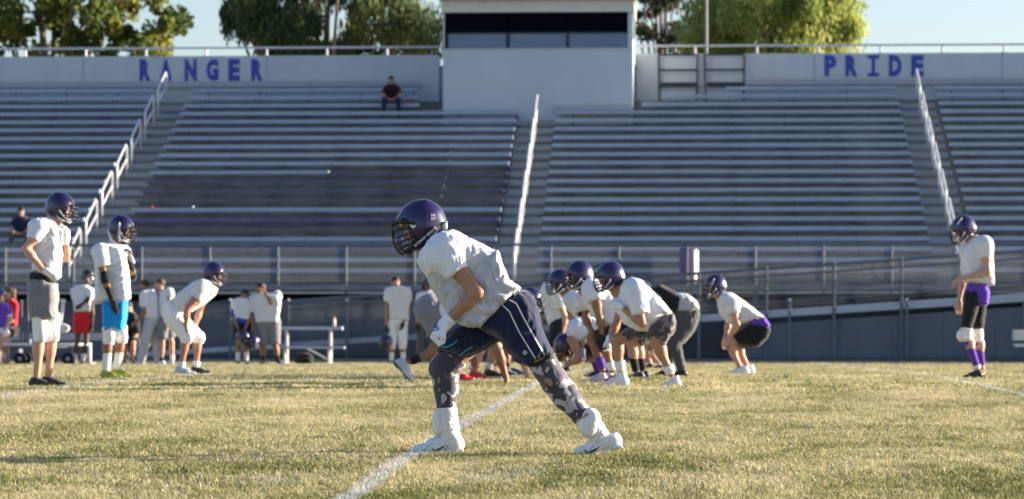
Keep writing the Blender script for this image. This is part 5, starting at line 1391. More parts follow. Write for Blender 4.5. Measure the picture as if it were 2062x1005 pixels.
# ---- third lineman with white knee pad and black sleeve
S = Person(1195, 762, 'third lineman mostly behind his teammate, black arm sleeve and white knee pad', SK_T, cell=.013)
S.body((1128, 570, 0, 16, 14, 0), [(1152, 600, 0, .11), (1182, 620, 0, .13), (1212, 645, 0, .13), (1228, 660, 0, .13)],
       [[(1162, 605, -.20), (1176, 642, -.24), (1192, 662, -.18)], [(1148, 608, .2), (1150, 640, .22), (1170, 655, .15)]],
       [[(1228, 662, -.10), (1192, 684, -.14), (1214, 742, -.10)], [(1228, 662, .11), (1180, 690, .12), (1204, 742, .12)]],
       bare_hands=[((1192, 662, -.18), (.3, 0, -1), (.5, .7, 0), 'relaxed', False)])
S.face(); S.helmet(sc_=.98)
S.cloth('jersey', [('poly', [(1134, 600), (1146, 586), (1168, 590), (1200, 612), (1236, 642), (1215, 660), (1190, 655), (1160, 642), (1142, 622)], 0, .20, .07, .16), ('ell', (1156, 605, -.16), (.14, .11, .11), .05),
     ('tube', (1160, 606, -.19), (1170, 628, -.22), .11, .085, False, True)], m_cream)
S.cloth('arm_sleeve', [('tube', (1170, 628, -.225), (1176, 642, -.24), .058, .056, True, False), ('tube', (1176, 642, -.24), (1190, 660, -.185), .056, .045, False, True)], m_kblack)
S.cloth('shorts', [('tube', (1222, 660, -.10), (1202, 678, -.13), .13, .10, False, True), ('tube', (1222, 660, .11), (1192, 682, .12), .13, .10, False, True), ('ell', (1226, 660, 0), (.14, .18, .13), .04)], m_kblack)
S.kneepad(1190, 684, -.16, (.075, .08, .09)); S.sock(0, .75, 1.0); S.sock(1, .7, 1.0, m_sockp)
S.shoe((1226, 762, -.10), (1184, 765, -.12), m_shoek, m_solew); S.shoe((1216, 760, .12), (1174, 761, .12), m_shoes, m_solew)
# ---- centre, low over the ball, head down
S = Person(1175, 765, 'low crouching centre with his purple helmet bowed and grey gloves near the turf', SK_T, cell=.013)
S.body((1142, 698, 0, 10, 62, 0), [(1158, 670, 0, .11), (1178, 658, 0, .13), (1202, 656, 0, .13), (1218, 660, 0, .13)],
       [[(1150, 684, -.20), (1168, 722, -.24), (1140, 735, -.16)], [(1150, 680, .2), (1130, 715, .22), (1112, 738, .16)]],
       [[(1222, 664, -.10), (1196, 704, -.14), (1226, 748, -.10)], [(1222, 664, .11), (1190, 706, .12), (1206, 748, .12)]],
       bare_hands=[((1112, 738, .16), (-.4, -.1, -.9), (.6, .1, -.5), 'spread', True)])
S.face(); S.helmet(sc_=.95)
S.glove((1172, 706, -.26), (-.3, -.1, -.9), (.6, .5, 0), 'fist', False, m_glg)
S.cloth('jersey', [('poly', [(1146, 660), (1158, 642), (1180, 636), (1215, 642), (1228, 662), (1205, 674), (1180, 682), (1162, 690), (1148, 684)], 0, .20, .07, .16), ('ell', (1160, 664, -.15), (.12, .11, .13), .05)], m_white)
S.cloth('pants', [('tube', (1222, 664, -.10), (1196, 704, -.14), .13, .09, False, False), ('tube', (1222, 664, .11), (1190, 706, .12), .13, .09, False, False), ('ell', (1222, 660, 0), (.13, .18, .12), .04), ('tube', (1196, 704, -.14), (1200, 712, -.14), .088, .075, False, True), ('tube', (1190, 706, .12), (1194, 714, .12), .088, .075, False, True)], m_kblack)
S.sock(0, .5, 1.0, m_sockp); S.sock(1, .5, 1.0, m_sockp)
S.shoe((1236, 764, -.10), (1196, 767, -.12), m_shoes, m_solew); S.shoe((1216, 763, .12), (1178, 764, .12), m_shoek, m_solew)
# ---- player behind in black shirt and grey pants
S = Person(1370, 760, 'player in a black shirt and charcoal pants bent over behind the front lineman', SK_T, cell=.013)
S.body((1292, 592, 0, 14, 20, 0), [(1316, 598, 0, .11), (1342, 604, 0, .13), (1370, 612, 0, .13), (1386, 628, 0, .13)],
       [[(1318, 604, -.19), (1322, 650, -.22), (1334, 690, -.16)], [(1318, 604, .19), (1312, 650, .22), (1310, 690, .16)]],
       [[(1388, 638, -.11), (1356, 690, -.13), (1372, 744, -.11), 1.05], [(1388, 638, .11), (1352, 694, .13), (1346, 746, .12), 1.05]],
       bare_hands=[((1334, 690, -.16), (.1, 0, -1), (.5, .7, 0), 'relaxed', False), ((1310, 690, .16), (0, 0, -1), (.4, .6, 0), 'relaxed', True)])
S.face(); S.helmet(m_helmk)
S.cloth('black_shirt', [('poly', [(1300, 580), (1330, 572), (1358, 586), (1372, 600), (1366, 626), (1340, 628), (1310, 614)], 0, .20, .06, .15), ('tube', (1318, 604, -.19), (1320, 630, -.21), .085, .07, False, True), ('tube', (1318, 604, .19), (1315, 630, .21), .085, .07, False, True)], m_kblack)
S.cloth('shirt_tail', [('poly', [(1362, 591), (1385, 592), (1403, 606), (1408, 622), (1385, 632), (1360, 628)], 0, .19, .06, .14)], fabric('shirt_grey', (.42, .43, .45), .4))
S.cloth('pants', [('poly', [(1350, 628), (1385, 620), (1408, 624), (1408, 645), (1398, 668), (1380, 690), (1352, 700), (1342, 690), (1352, 660)], 0, .19, .07, .14), ('tube', (1382, 650, -.11), (1356, 690, -.13), .12, .085, False, False), ('tube', (1356, 690, -.13), (1372, 744, -.11), .085, .060, False, True),
     ('tube', (1382, 650, .11), (1352, 694, .13), .12, .085, False, False), ('tube', (1352, 694, .13), (1347, 746, .12), .085, .060, False, True)], m_greyd, fold=(.0045, 40))
S.shoe((1384, 758, -.11), (1342, 762, -.13), m_shoek, m_solek); S.shoe((1358, 757, .12), (1316, 760, .12), m_shoek, m_solek)
# ---- player behind, black socks
S = Person(1280, 764, 'lineman behind the front row seen by his black socks and black cleats', SK_L, cell=.014)
S.body((1246, 612, 0, 10, 20, 0), [(1262, 625, 0, .11), (1280, 636, 0, .12), (1300, 650, 0, .12), (1308, 660, 0, .12)],
       [[(1266, 630, -.18), (1262, 665, -.2), (1268, 685, -.15)], [(1262, 630, .18), (1258, 665, .2), (1262, 690, .15)]],
       [[(1308, 664, -.10), (1270, 696, -.12), (1280, 748, -.10)], [(1308, 664, .11), (1284, 698, .12), (1296, 746, .12)]],
       bare_hands=[((1268, 685, -.15), (.1, 0, -1), (.5, .7, 0), 'relaxed', False)])
S.face(); S.helmet()
S.cloth('jersey', [('poly', [(1254, 618), (1270, 608), (1300, 630), (1318, 652), (1300, 664), (1270, 652)], 0, .18, .06, .14), ('ell', (1266, 628, -.15), (.10, .10, .10), .04)], m_cream)
S.cloth('shorts', [('tube', (1304, 662, -.10), (1280, 686, -.12), .12, .095, False, True), ('tube', (1304, 662, .11), (1290, 688, .12), .12, .095, False, True), ('ell', (1306, 660, 0), (.13, .17, .12), .04)], m_kblack)
S.sock(0, .40, 1.0, m_kblack); S.sock(1, .40, 1.0, m_kblack)
S.shoe((1298, 764, -.10), (1260, 766, -.16), m_shoek, m_solew); S.shoe((1310, 762, .12), (1276, 764, .10), m_shoek, m_solew)
# ---- distant back, low
S = Person(1316, 745, 'farther defender in dark shorts glimpsed between the crouching linemen', SK_L, cell=.016)
S.body((1276, 628, 0, 20, 14, 0), [(1286, 640, 0, .11), (1300, 652, 0, .12), (1312, 664, 0, .12), (1318, 672, 0, .12)],
       [[(1290, 644, -.18), (1294, 672, -.2), (1300, 690, -.15)], [(1288, 644, .18), (1290, 672, .2), (1296, 690, .15)]],
       [[(1318, 674, -.10), (1306, 706, -.14), (1330, 735, -.10)], [(1318, 674, .11), (1300, 706, .12), (1312, 736, .12)]])
S.face(); S.helmet()
S.cloth('jersey', [('poly', [(1280, 634), (1294, 630), (1320, 656), (1326, 670), (1306, 674), (1286, 656)], 0, .18, .06, .14)], m_cream)
S.cloth('shorts', [('tube', (1318, 674, -.10), (1308, 696, -.13), .12, .095, False, True), ('tube', (1318, 674, .11), (1306, 698, .12), .12, .095, False, True), ('ell', (1318, 672, 0), (.13, .17, .12), .04)], m_greyd)
S.sock(0, .8, 1.0); S.shoe((1336, 744, -.10), (1310, 746, -.12), m_shoek, m_solew); S.shoe((1318, 744, .12), (1294, 745, .12), m_shoek, m_solew)
# ---- defender with black sleeves, head down, beyond the front player's hips
S = Person(1118, 752, 'defender with bowed purple helmet and black leggings behind the front player', SK_L, cell=.013)
S.body((1094, 618, 0, 22, 40, 0), [(1102, 596, 0, .11), (1112, 612, 0, .13), (1122, 636, 0, .13), (1128, 650, 0, .13)],
       [[(1122, 600, -.20), (1138, 640, -.18), (1132, 672, -.18)], [(1098, 600, .2), (1086, 640, .2), (1088, 664, .1)]],
       [[(1128, 655, -.11), (1112, 700, -.14), (1124, 742, -.11)], [(1126, 655, .11), (1140, 700, .14), (1140, 740, .12)]],
       bare_hands=[((1132, 672, -.18), (-.1, 0, -1), (-.5, .7, 0), 'relaxed', False), ((1088, 664, .1), (.1, 0, -1), (.5, .6, 0), 'relaxed', True)])
S.face(); S.helmet(sc_=.98)
S.cloth('helmet_stripe', [('tube', (1102, 604, -.125), (1090, 622, -.125), .012, .012, False, False)], m_clip, .006, fold=None)  # slanted streak of gloss, the glint given as a white bar
S.cloth('jersey', [('poly', [(1086, 590), (1094, 570), (1112, 566), (1134, 578), (1140, 605), (1138, 640), (1122, 656), (1104, 654), (1092, 620)], 0, .20, .07, .16), ('ell', (1122, 586, -.15), (.11, .10, .11), .05), ('tube', (1122, 598, -.19), (1130, 620, -.19), .10, .08, False, True)], m_cream)
S.cloth('leggings', [('tube', (1124, 652, -.11), (1112, 700, -.14), .12, .08, False, True), ('tube', (1124, 652, .11), (1140, 700, .14), .12, .08, False, True), ('ell', (1124, 652, 0), (.13, .17, .10), .04)], m_kblack)
S.sock(0, .6, 1.0); S.sock(1, .6, 1.0); S.shoe((1132, 751, -.11), (1100, 753, -.13), m_shoek, m_solew); S.shoe((1150, 750, .12), (1116, 751, .12), m_shoek, m_solew)

# ---- down linemen to the left facing right
def downman(label, u0, v0, sk, hip, sho, head, knee, ank, toe, heel, hand, jm, pm, shm, sock_m, f=1.0, knee2=None, ank2=None, toe2=None, heel2=None, shm2=None, hm=None):
    S = Person(u0, v0, label, sk, cell=.012)
    yo = .1
    S.body((*head, 0, 178, 4, 0), [(*sho, 0, .12), ((sho[0] * .6 + hip[0] * .4), (sho[1] * .6 + hip[1] * .4), 0, .15), ((sho[0] * .25 + hip[0] * .75), (sho[1] * .25 + hip[1] * .75), 0, .15), (*hip, 0, .14)],
           [[(sho[0] + 2, sho[1] + 8, -.2), ((sho[0] + hand[0]) / 2 + 6, (sho[1] + hand[1]) / 2, -.23), (hand[0] - 3, hand[1] - 16, -.18), 1.15], [(sho[0], sho[1] + 8, .2), (sho[0] - 14, sho[1] + 50, .24), (sho[0] - 22, sho[1] + 78, .15)]],
           [[(hip[0], hip[1] + 6, -.1), (*knee, -.14), (*ank, -.12), 1.1], [(hip[0], hip[1] + 6, .11), (*(knee2 or (knee[0] + 22, knee[1])), .14), (*(ank2 or (ank[0] + 40, ank[1])), .13), 1.1]],
           bare_hands=[((hand[0] - 3, hand[1] - 16, -.18), (.25, 0, -1), (-.8, 0, -.5), 'spread', False), ((sho[0] - 22, sho[1] + 78, .15), (.1, 0, -1), (.5, .5, 0), 'relaxed', True)])
    S.face(); S.helmet(m=hm)
    hx, hy = hip; sx_, sy = sho
    S.cloth('jersey', [('tube', (sx_, sy, 0), (hx + (sx_ - hx) * .15, hy + (sy - hy) * .15, 0), .175, .165, False, True, ((0, 1, 0), 1.35)), ('ell', (sx_ - 2, sy, -.17), (.13, .11, .12), .05), ('ell', (sx_ - 2, sy, .17), (.13, .11, .12), .05)], jm)
    S.cloth('shorts', [('ell', (hx, hy, 0), (.185, .21, .17), .05), ('tube', (hx, hy + 4, -.1), (hx + (knee[0] - hx) * .62, hy + 4 + (knee[1] - hy) * .62, -.13), .145, .115, False, True),
                       ('tube', (hx, hy + 4, .11), (hx + ((knee2 or (knee[0] + 22, 0))[0] - hx) * .62, hy + 4 + ((knee2 or knee)[1] - hy) * .62, .13), .145, .115, False, True)], pm, fold=(.0045, 40))
    S.sock(0, .72, 1.0, sock_m); S.sock(1, .72, 1.0, sock_m)
    S.shoe((*heel, -.12), (*toe, -.13), shm, m_solek)
    S.shoe((*(heel2 or (heel[0] + 40, heel[1])), .13), (*(toe2 or (toe[0] + 40, toe[1])), .13), shm2 or shm, m_solew)
    return S
N_ = downman('down lineman in grey shorts pushing off a pale cleat with one hand on the turf', 940, 776, SK_B, (868, 624), (975, 640), (1012, 622), (897, 698), (828, 727), (830, 775), (792, 731), (1022, 778), m_white, m_grey, m_shoes, m_kblack,
        knee2=(925, 705), ank2=(905, 748), toe2=(952, 768), heel2=(910, 768), shm2=m_shoer)
O_ = downman('second down lineman with red and white cleats partly hidden behind the front player', 1000, 767, SK_L, (925, 632), (1018, 642), (1052, 612), (966, 706), (952, 742), (988, 764), (944, 764), (1064, 770), m_white, m_grey, m_shoer, m_socw,
        knee2=(1000, 704), ank2=(982, 744), toe2=(1012, 761), heel2=(974, 761), shm2=m_shoek, f=.95)
Q_ = downman('third down lineman farthest back, only his navy cleats and helmet showing', 1020, 760, SK_B, (960, 640), (1034, 634), (1068, 606), (1002, 706), (1010, 742), (1050, 762), (1014, 762), (1088, 762), m_cream, m_kblack, m_shoeb, m_kblack,
        knee2=(1020, 706), ank2=(1020, 740), toe2=(1060, 757), heel2=(1026, 757))
# ================================================================== people and gear along the far sideline
G = 'people along the far sideline'
def standing(label, u0, v0, sk, head, sho, hipc, arms, legs, jm, jw=.19, hem=None, rad=.16, cell=.018, hands=(), group=None, Z=TZ):
    S = Person(u0, v0, label, sk, group, cell=cell, Z=Z)
    S.body(head, [(sho[0], sho[1] + 5, 0, .10), ((sho[0] + hipc[0]) / 2, (sho[1] + hipc[1]) / 2, 0, .125), (*hipc, 0, .125)], arms, legs, hands)
    S.face()
    return S
s_ = FPX / TZ
# player in white uniform holding a helmet low
S = standing('player in all white uniform holding a helmet down by his side', 798, 741, SK_T, (797, 574, 0, 100, 0, 0), (800, 590), (801, 648),
     [[(783, 596, 0), (779, 632, -.06), (778, 664, -.08)], [(818, 596, 0), (822, 632, -.05), (812, 656, -.14)]], [[(792, 655, 0), (790, 695, -.03), (788, 732, 0)], [(811, 655, 0), (811, 695, -.03), (812, 732, 0)]], m_white)
S.hair()
S.cloth('jersey', [('poly', [(776, 586), (790, 581), (808, 581), (826, 584), (829, 600), (824, 625), (824, 652), (784, 650), (784, 620), (775, 600)], 0, .15, .05, .12), ('tube', (782, 594, 0), (779, 612, -.02), .09, .075, False, True), ('tube', (820, 594, 0), (823, 612, -.02), .09, .075, False, True)], m_cream)
S.cloth('pants', [('tube', (792, 655, 0), (790, 695, -.03), .115, .09, False, False), ('tube', (811, 655, 0), (811, 695, -.03), .115, .09, False, False), ('tube', (790, 695, -.03), (789, 708, -.02), .09, .075, False, True), ('tube', (811, 695, -.03), (811, 708, -.02), .09, .075, False, True), ('ell', (802, 650, 0), (.17, .12, .12), .03)], m_pantw)
S.glove((778, 664, -.08), (0, -.1, -1), (.7, .6, 0), 'cup', False, m_glk); S.glove((812, 656, -.14), (-.2, -.2, -1), (-.6, .6, 0), 'relaxed', True, m_glk)
S.sock(0, .5, 1.0); S.sock(1, .5, 1.0)
S.shoe((788, 741, .04), (783, 742, -.2), m_shoek); S.shoe((813, 741, .04), (816, 742, -.2), m_shoek)
held_helmet('dark purple helmet hanging from the hand of the player in all white', 777, 689, TZ - .15, 30, 60)
# partly hidden player beside the front player
S = standing('player with a dark visor and charcoal pants standing behind the grey shorts lineman', 858, 741, SK_T, (862, 580, 0, 60, 6, 0), (860, 598), (856, 648),
     [[(846, 603, 0), (841, 636, -.05), (839, 660, -.08)], [(876, 603, 0), (882, 636, -.05), (880, 662, -.08)]], [[(849, 655, 0), (848, 695, -.03), (846, 732, 0)], [(866, 655, 0), (870, 695, -.03), (872, 732, 0)]], m_white)
S.helmet(m_helmk, m_mask)
S.cloth('jersey', [('poly', [(842, 595), (856, 590), (876, 592), (884, 606), (878, 650), (846, 650), (843, 620)], 0, .15, .05, .12), ('tube', (845, 602, 0), (842, 618, -.02), .085, .07, False, True)], m_white)
S.cloth('pants', [('tube', (849, 652, 0), (848, 695, -.03), .115, .09, False, False), ('tube', (866, 652, 0), (870, 695, -.03), .115, .09, False, False), ('tube', (848, 695, -.03), (846, 724, 0), .09, .075, False, True), ('tube', (870, 695, -.03), (872, 724, 0), .09, .075, False, True)], m_greyd)
S.glove((839, 660, -.08), (0, -.1, -1), (.7, .6, 0), 'relaxed', False, m_glk); S.glove((880, 662, -.08), (0, -.1, -1), (-.7, .6, 0), 'relaxed', True, m_glk)
S.shoe((846, 741, .04), (842, 742, -.2), m_shoek); S.shoe((872, 741, .04), (876, 742, -.2), m_shoek)
# boy with blue sleeves
S = standing('smaller boy with a blue undershirt holding a helmet in front of him', 487, 738, SK_B, (493, 597, 0, 70, 10, 0), (488, 612), (487, 650),
     [[(473, 616, 0), (470, 640, -.05), (481, 664, -.18)], [(502, 616, 0), (505, 640, -.05), (495, 664, -.18)]], [[(480, 655, 0), (480, 692, -.03), (479, 729, 0)], [(494, 655, 0), (495, 692, -.03), (496, 729, 0)]], m_white)
S.hair()
S.cloth('jersey', [('poly', [(468, 606), (480, 601), (496, 601), (505, 606), (506, 630), (503, 648), (473, 646), (470, 625)], 0, .14, .05, .12), ('tube', (473, 612, 0), (471, 626, -.02), .08, .07, False, True)], m_white)
S.cloth('blue_sleeve', [('tube', (472, 622, -.02), (470, 641, -.05), .062, .058, True, True), ('poly', [(472, 632), (488, 640), (500, 646), (500, 656), (474, 652)], 0, .13, .04, .10)], m_roy)
S.cloth('shorts', [('tube', (480, 650, 0), (480, 686, -.03), .115, .10, False, True), ('tube', (495, 650, 0), (495, 686, -.03), .115, .10, False, True)], m_kblack)
S.sock(0, .5, 1.0); S.sock(1, .5, 1.0); S.shoe((479, 738, .04), (477, 739, -.2), m_shoek, m_solew); S.shoe((496, 738, .04), (499, 739, -.2), m_shoek, m_solew)
held_helmet('purple helmet held in both hands by the boy with blue sleeves', 488, 679, TZ - .3, 150, 30)
# player shading his eyes
S = standing('heavyset player in grey shorts shading his eyes with one hand', 540, 737, SK_B, (525, 583, 0, 60, 0, 0), (533, 600), (538, 650),
     [[(512, 606, 0), (507, 640, -.06), (512, 668, -.12)], [(556, 600, 0), (548, 612, -.18), (532, 586, -.16)]], [[(529, 658, 0), (529, 700, -.03), (530, 730, 0), 1.15], [(552, 658, 0), (555, 700, -.03), (560, 730, 0), 1.15]], m_white,
     hands=[((532, 586, -.16), (-.9, -.1, .35), (0, .3, -1), 'flat', False), ((512, 668, -.12), (0, -.1, -1), (.7, .5, 0), 'cup', True)])
S.hair(m_hair, True)
S.cloth('jersey', [('poly', [(502, 600), (518, 592), (545, 592), (562, 596), (566, 612), (562, 640), (561, 652), (515, 652), (512, 625)], 0, .18, .06, .14), ('ell', (558, 598, 0), (.11, .12, .13), .03), ('tube', (511, 604, 0), (507, 630, -.03), .115, .10, False, True)], m_cream)
S.cloth('shorts', [('tube', (529, 650, 0), (529, 695, -.03), .145, .13, False, True), ('tube', (552, 650, 0), (553, 695, -.03), .145, .13, False, True), ('ell', (540, 655, 0), (.22, .15, .12), .03)], m_grey)
S.sock(0, .45, 1.0, m_kblack); S.sock(1, .45, 1.0, m_kblack); S.shoe((532, 737, .04), (522, 738, -.2), m_shoek, m_solek); S.shoe((562, 737, .04), (572, 738, -.18), m_shoek, m_solek)
held_helmet('dark helmet dangling from the hand of the heavyset player', 510, 688, TZ - .25, 40, 40)
# coach
S = standing('coach in a white tee shirt and light grey sweatpants walking away to the left', 296, 739, SK_B, (291, 578, 0, -15, 4, 0), (303, 594), (306, 645),
     [[(292, 600, -.17), (293, 634, -.2), (276, 652, -.14)], [(308, 600, .17), (316, 634, .2), (308, 660, .14)]], [[(302, 655, -.09), (292, 695, -.09), (283, 731, -.09), 1.15], [(310, 655, .09), (314, 695, .09), (319, 731, .09), 1.15]], m_white,
     hands=[((276, 652, -.14), (-.8, 0, -.5), (0, .6, -.6), 'relaxed', False), ((308, 660, .14), (0, 0, -1), (.4, .6, 0), 'relaxed', True)])
m_crop = mat('hair_shaved', (.03, .02, .016), .7); S.hair(m_crop)
S.cloth('tee_shirt', [('poly', [(286, 594), (296, 586), (310, 586), (320, 600), (321, 635), (322, 648), (290, 646), (287, 625)], 0, .20, .07, .15), ('tube', (292, 598, -.16), (291, 622, -.195), .10, .085, False, True)], m_white, cell=.015)
S.cloth('sweatpants', [('ell', (308, 652, 0), (.17, .18, .15), .04), ('tube', (303, 655, -.09), (293, 695, -.09), .125, .105, False, False), ('tube', (293, 695, -.09), (284, 733, -.09), .105, .085, False, True), ('tube', (310, 655, .09), (314, 695, .09), .125, .10, False, False), ('tube', (314, 695, .09), (318, 733, .09), .10, .085, False, True)], m_greyl, cell=.015, fold=(.0045, 40))
S.shoe((292, 739, -.09), (266, 740, -.1), m_shoew); S.shoe((328, 739, .09), (304, 740, .08), m_shoew)
# player behind coach
S = standing('bareheaded player in shoulder pads and grey shorts just behind the coach', 330, 739, SK_L, (321, 576, 0, 10, 0, 0), (331, 594), (331, 650),
     [[(342, 598, -.16), (344, 630, -.2), (336, 655, -.18)], [(326, 598, .16), (322, 630, .2), (324, 655, .15)]], [[(328, 656, -.08), (328, 698, -.1), (326, 731, -.08)], [(336, 656, .08), (345, 695, .1), (346, 731, .1)]], m_white,
     hands=[((336, 655, -.18), (0, 0, -1), (.5, .6, 0), 'relaxed', False)])
S.hair(m_hairb)
S.cloth('jersey', [('poly', [(322, 590), (336, 584), (350, 590), (352, 606), (346, 645), (322, 644), (320, 610)], 0, .19, .06, .14), ('ell', (342, 592, -.14), (.11, .10, .10), .04)], m_white)
S.cloth('shirt_tail', [('poly', [(320, 640), (347, 640), (348, 652), (320, 652)], 0, .17, .04, .12)], m_roy)
S.cloth('shorts', [('tube', (328, 650, -.08), (328, 686, -.1), .125, .11, False, True), ('tube', (336, 650, .08), (343, 684, .1), .125, .11, False, True)], m_grey)
S.sock(0, .75, 1.0, m_kblack); S.sock(1, .6, 1.0); S.shoe((334, 739, -.08), (310, 740, -.1), m_shoew); S.shoe((350, 739, .1), (328, 740, .1), m_shoes)
# red shorts player
S = standing('player in red shorts with a dark helmet and one hand at his chest', 166, 739, SK_D, (176, 562, 0, 150, 0, 0), (167, 592), (167, 636),
     [[(151, 596, 0), (157, 624, -.14), (176, 610, -.2)], [(183, 596, 0), (187, 630, -.05), (186, 660, -.08)]], [[(159, 645, 0), (156, 692, -.03), (149, 730, 0)], [(175, 645, 0), (174, 692, -.03), (166, 730, 0)]], m_white)
S.helmet(m_helmk, m_mask)
S.cloth('jersey', [('poly', [(141, 586), (155, 577), (175, 577), (189, 586), (190, 600), (184, 615), (184, 632), (150, 632), (148, 610)], 0, .16, .05, .12), ('tube', (150, 592, 0), (152, 608, -.05), .085, .07, False, True), ('tube', (184, 592, 0), (187, 608, -.02), .085, .07, False, True)], m_white)
S.cloth('red_undersleeve', [('tube', (152, 602, -.04), (154, 611, -.08), .066, .063, True, True), ('tube', (186, 604, -.02), (187, 613, -.03), .066, .063, True, True)], m_red)
S.cloth('shorts', [('tube', (159, 636, 0), (157, 674, -.03), .115, .105, False, True), ('tube', (175, 636, 0), (175, 674, -.03), .115, .105, False, True), ('ell', (167, 640, 0), (.18, .13, .11), .03)], m_red)
S.glove((176, 610, -.2), (.6, 0, .6), (-.3, .8, 0), 'fist', False, m_glk); S.glove((186, 660, -.08), (0, -.1, -1), (-.7, .6, 0), 'relaxed', True, m_glk)
S.sock(0, .62, 1.0); S.sock(1, .62, 1.0); S.shoe((148, 739, .04), (146, 740, -.2), m_shoek, m_solew); S.shoe((165, 739, .04), (168, 740, -.2), m_shoek, m_solew)
# seated person in dark clothes
S = Person(262, 739, 'person in dark clothes sitting on the bench beside the coach', SK_L, None, .018, Z=TZ + .8)
S.body((258, 622, 0, 60, 25, 0), [(262, 640, 0, .10), (266, 660, 0, .12), (268, 684, 0, .13)], [[(252, 648, -.1), (248, 674, -.2), (254, 690, -.3)], [(274, 648, 0), (278, 674, -.1), (268, 690, -.25)]],
       [[(262, 692, 0), (256, 694, -.38), (256, 731, -.36)], [(274, 692, 0), (272, 694, -.38), (272, 731, -.36)]], [((254, 690, -.3), (.2, -.5, -.5), (.3, .5, -.5), 'relaxed', False)])
S.face().hair()
S.cloth('dark_jacket', [('poly', [(249, 640), (258, 630), (272, 632), (280, 650), (282, 692), (254, 694)], 0, .16, .05, .13), ('tube', (252, 648, -.1), (248, 674, -.2), .08, .065, False, False), ('tube', (274, 648, 0), (278, 674, -.1), .08, .065, False, False)], m_kblack)
S.cloth('shorts', [('tube', (262, 690, 0), (257, 694, -.3), .115, .10, False, True), ('tube', (274, 690, 0), (272, 694, -.3), .115, .10, False, True)], m_kblack)
S.shoe((256, 739, -.33), (253, 740, -.56), m_shoek, m_solek); S.shoe((272, 739, -.33), (275, 740, -.56), m_shoek, m_solek)
# girl in red shirt and kid in purple jersey at the left edge
S = Person(22, 738, 'person with long brown hair in a red shirt on the left bench', SK_L, None, .018, Z=TZ + .6)
S.body((19, 594, 0, 40, 0, 0), [(24, 612, 0, .09), (25, 636, 0, .11), (24, 662, 0, .13)], [[(33, 620, -.1), (32, 645, -.18), (18, 656, -.3)], [(14, 620, 0), (12, 645, -.1), (14, 660, -.25)]],
       [[(18, 672, 0), (14, 674, -.38), (14, 729, -.36)], [(28, 672, 0), (22, 674, -.38), (21, 729, -.36)]], [((18, 656, -.3), (-.6, -.5, -.3), (.3, .3, -.8), 'relaxed', False)])
S.face().hair(m_hairb, True); S.cloth('long_hair', [('tube', (24, 590, .02), (27, 612, .03), .09, .05, False, False)], m_hairb)
S.cloth('red_shirt', [('poly', [(15, 610), (24, 603), (33, 608), (36, 630), (34, 660), (14, 660)], 0, .15, .05, .12), ('tube', (33, 618, -.1), (32, 645, -.18), .07, .06, False, False)], m_red)
S.cloth('shorts', [('tube', (20, 668, 0), (15, 674, -.3), .12, .10, False, True), ('tube', (28, 668, 0), (23, 674, -.3), .12, .10, False, True)], m_kblack)
m_pinks = mat('shoe_coral', (.75, .16, .12), .5)
S.sock(0, .72, 1.0); S.shoe((15, 738, -.33), (12, 739, -.56), m_pinks); S.shoe((22, 738, -.33), (24, 739, -.56), m_pinks)
S = Person(4, 738, 'kid in a purple jersey and helmet cut off by the left edge of the picture', SK_L, None, .018, Z=TZ - .2)
S.body((-2, 600, 0, 160, 5, 0), [(2, 622, 0, .09), (3, 640, 0, .11), (3, 662, 0, .12)], [[(14, 626, -.05), (21, 644, -.12), (16, 658, -.2)], [(-12, 626, 0), (-14, 650, -.1), (-8, 664, -.2)]],
       [[(-3, 672, 0), (-3, 676, -.36), (-4, 729, -.34)], [(8, 672, 0), (6, 676, -.36), (4, 729, -.34)]], [((16, 658, -.2), (-.3, -.4, -.7), (.3, .3, -.5), 'relaxed', False)])
S.face(); S.helmet()
S.cloth('jersey', [('poly', [(-14, 622), (0, 611), (16, 615), (26, 630), (24, 640), (16, 662), (-12, 662)], 0, .16, .05, .13), ('ell', (16, 626, -.04), (.10, .10, .09), .03)], fabric('jersey_purple', (.17, .06, .42), .4))
V, F = strip2d(S.pts([(12, 634), (24, 634)]), .03, 3)
S.cloth('jersey_band', [('tube', (14, 636, -.05), (23, 642, -.1), .085, .08, True, True)], m_white)
S.cloth('pants', [('ell', (3, 672, -.1), (.16, .18, .10), .03), ('tube', (-3, 672, 0), (-3, 676, -.36), .11, .09, False, True), ('tube', (8, 672, 0), (6, 676, -.36), .11, .09, False, True)], m_pantw)
S.shoe((-4, 738, -.3), (-7, 739, -.55), m_shoek); S.shoe((4, 738, -.3), (7, 739, -.55), m_shoek)

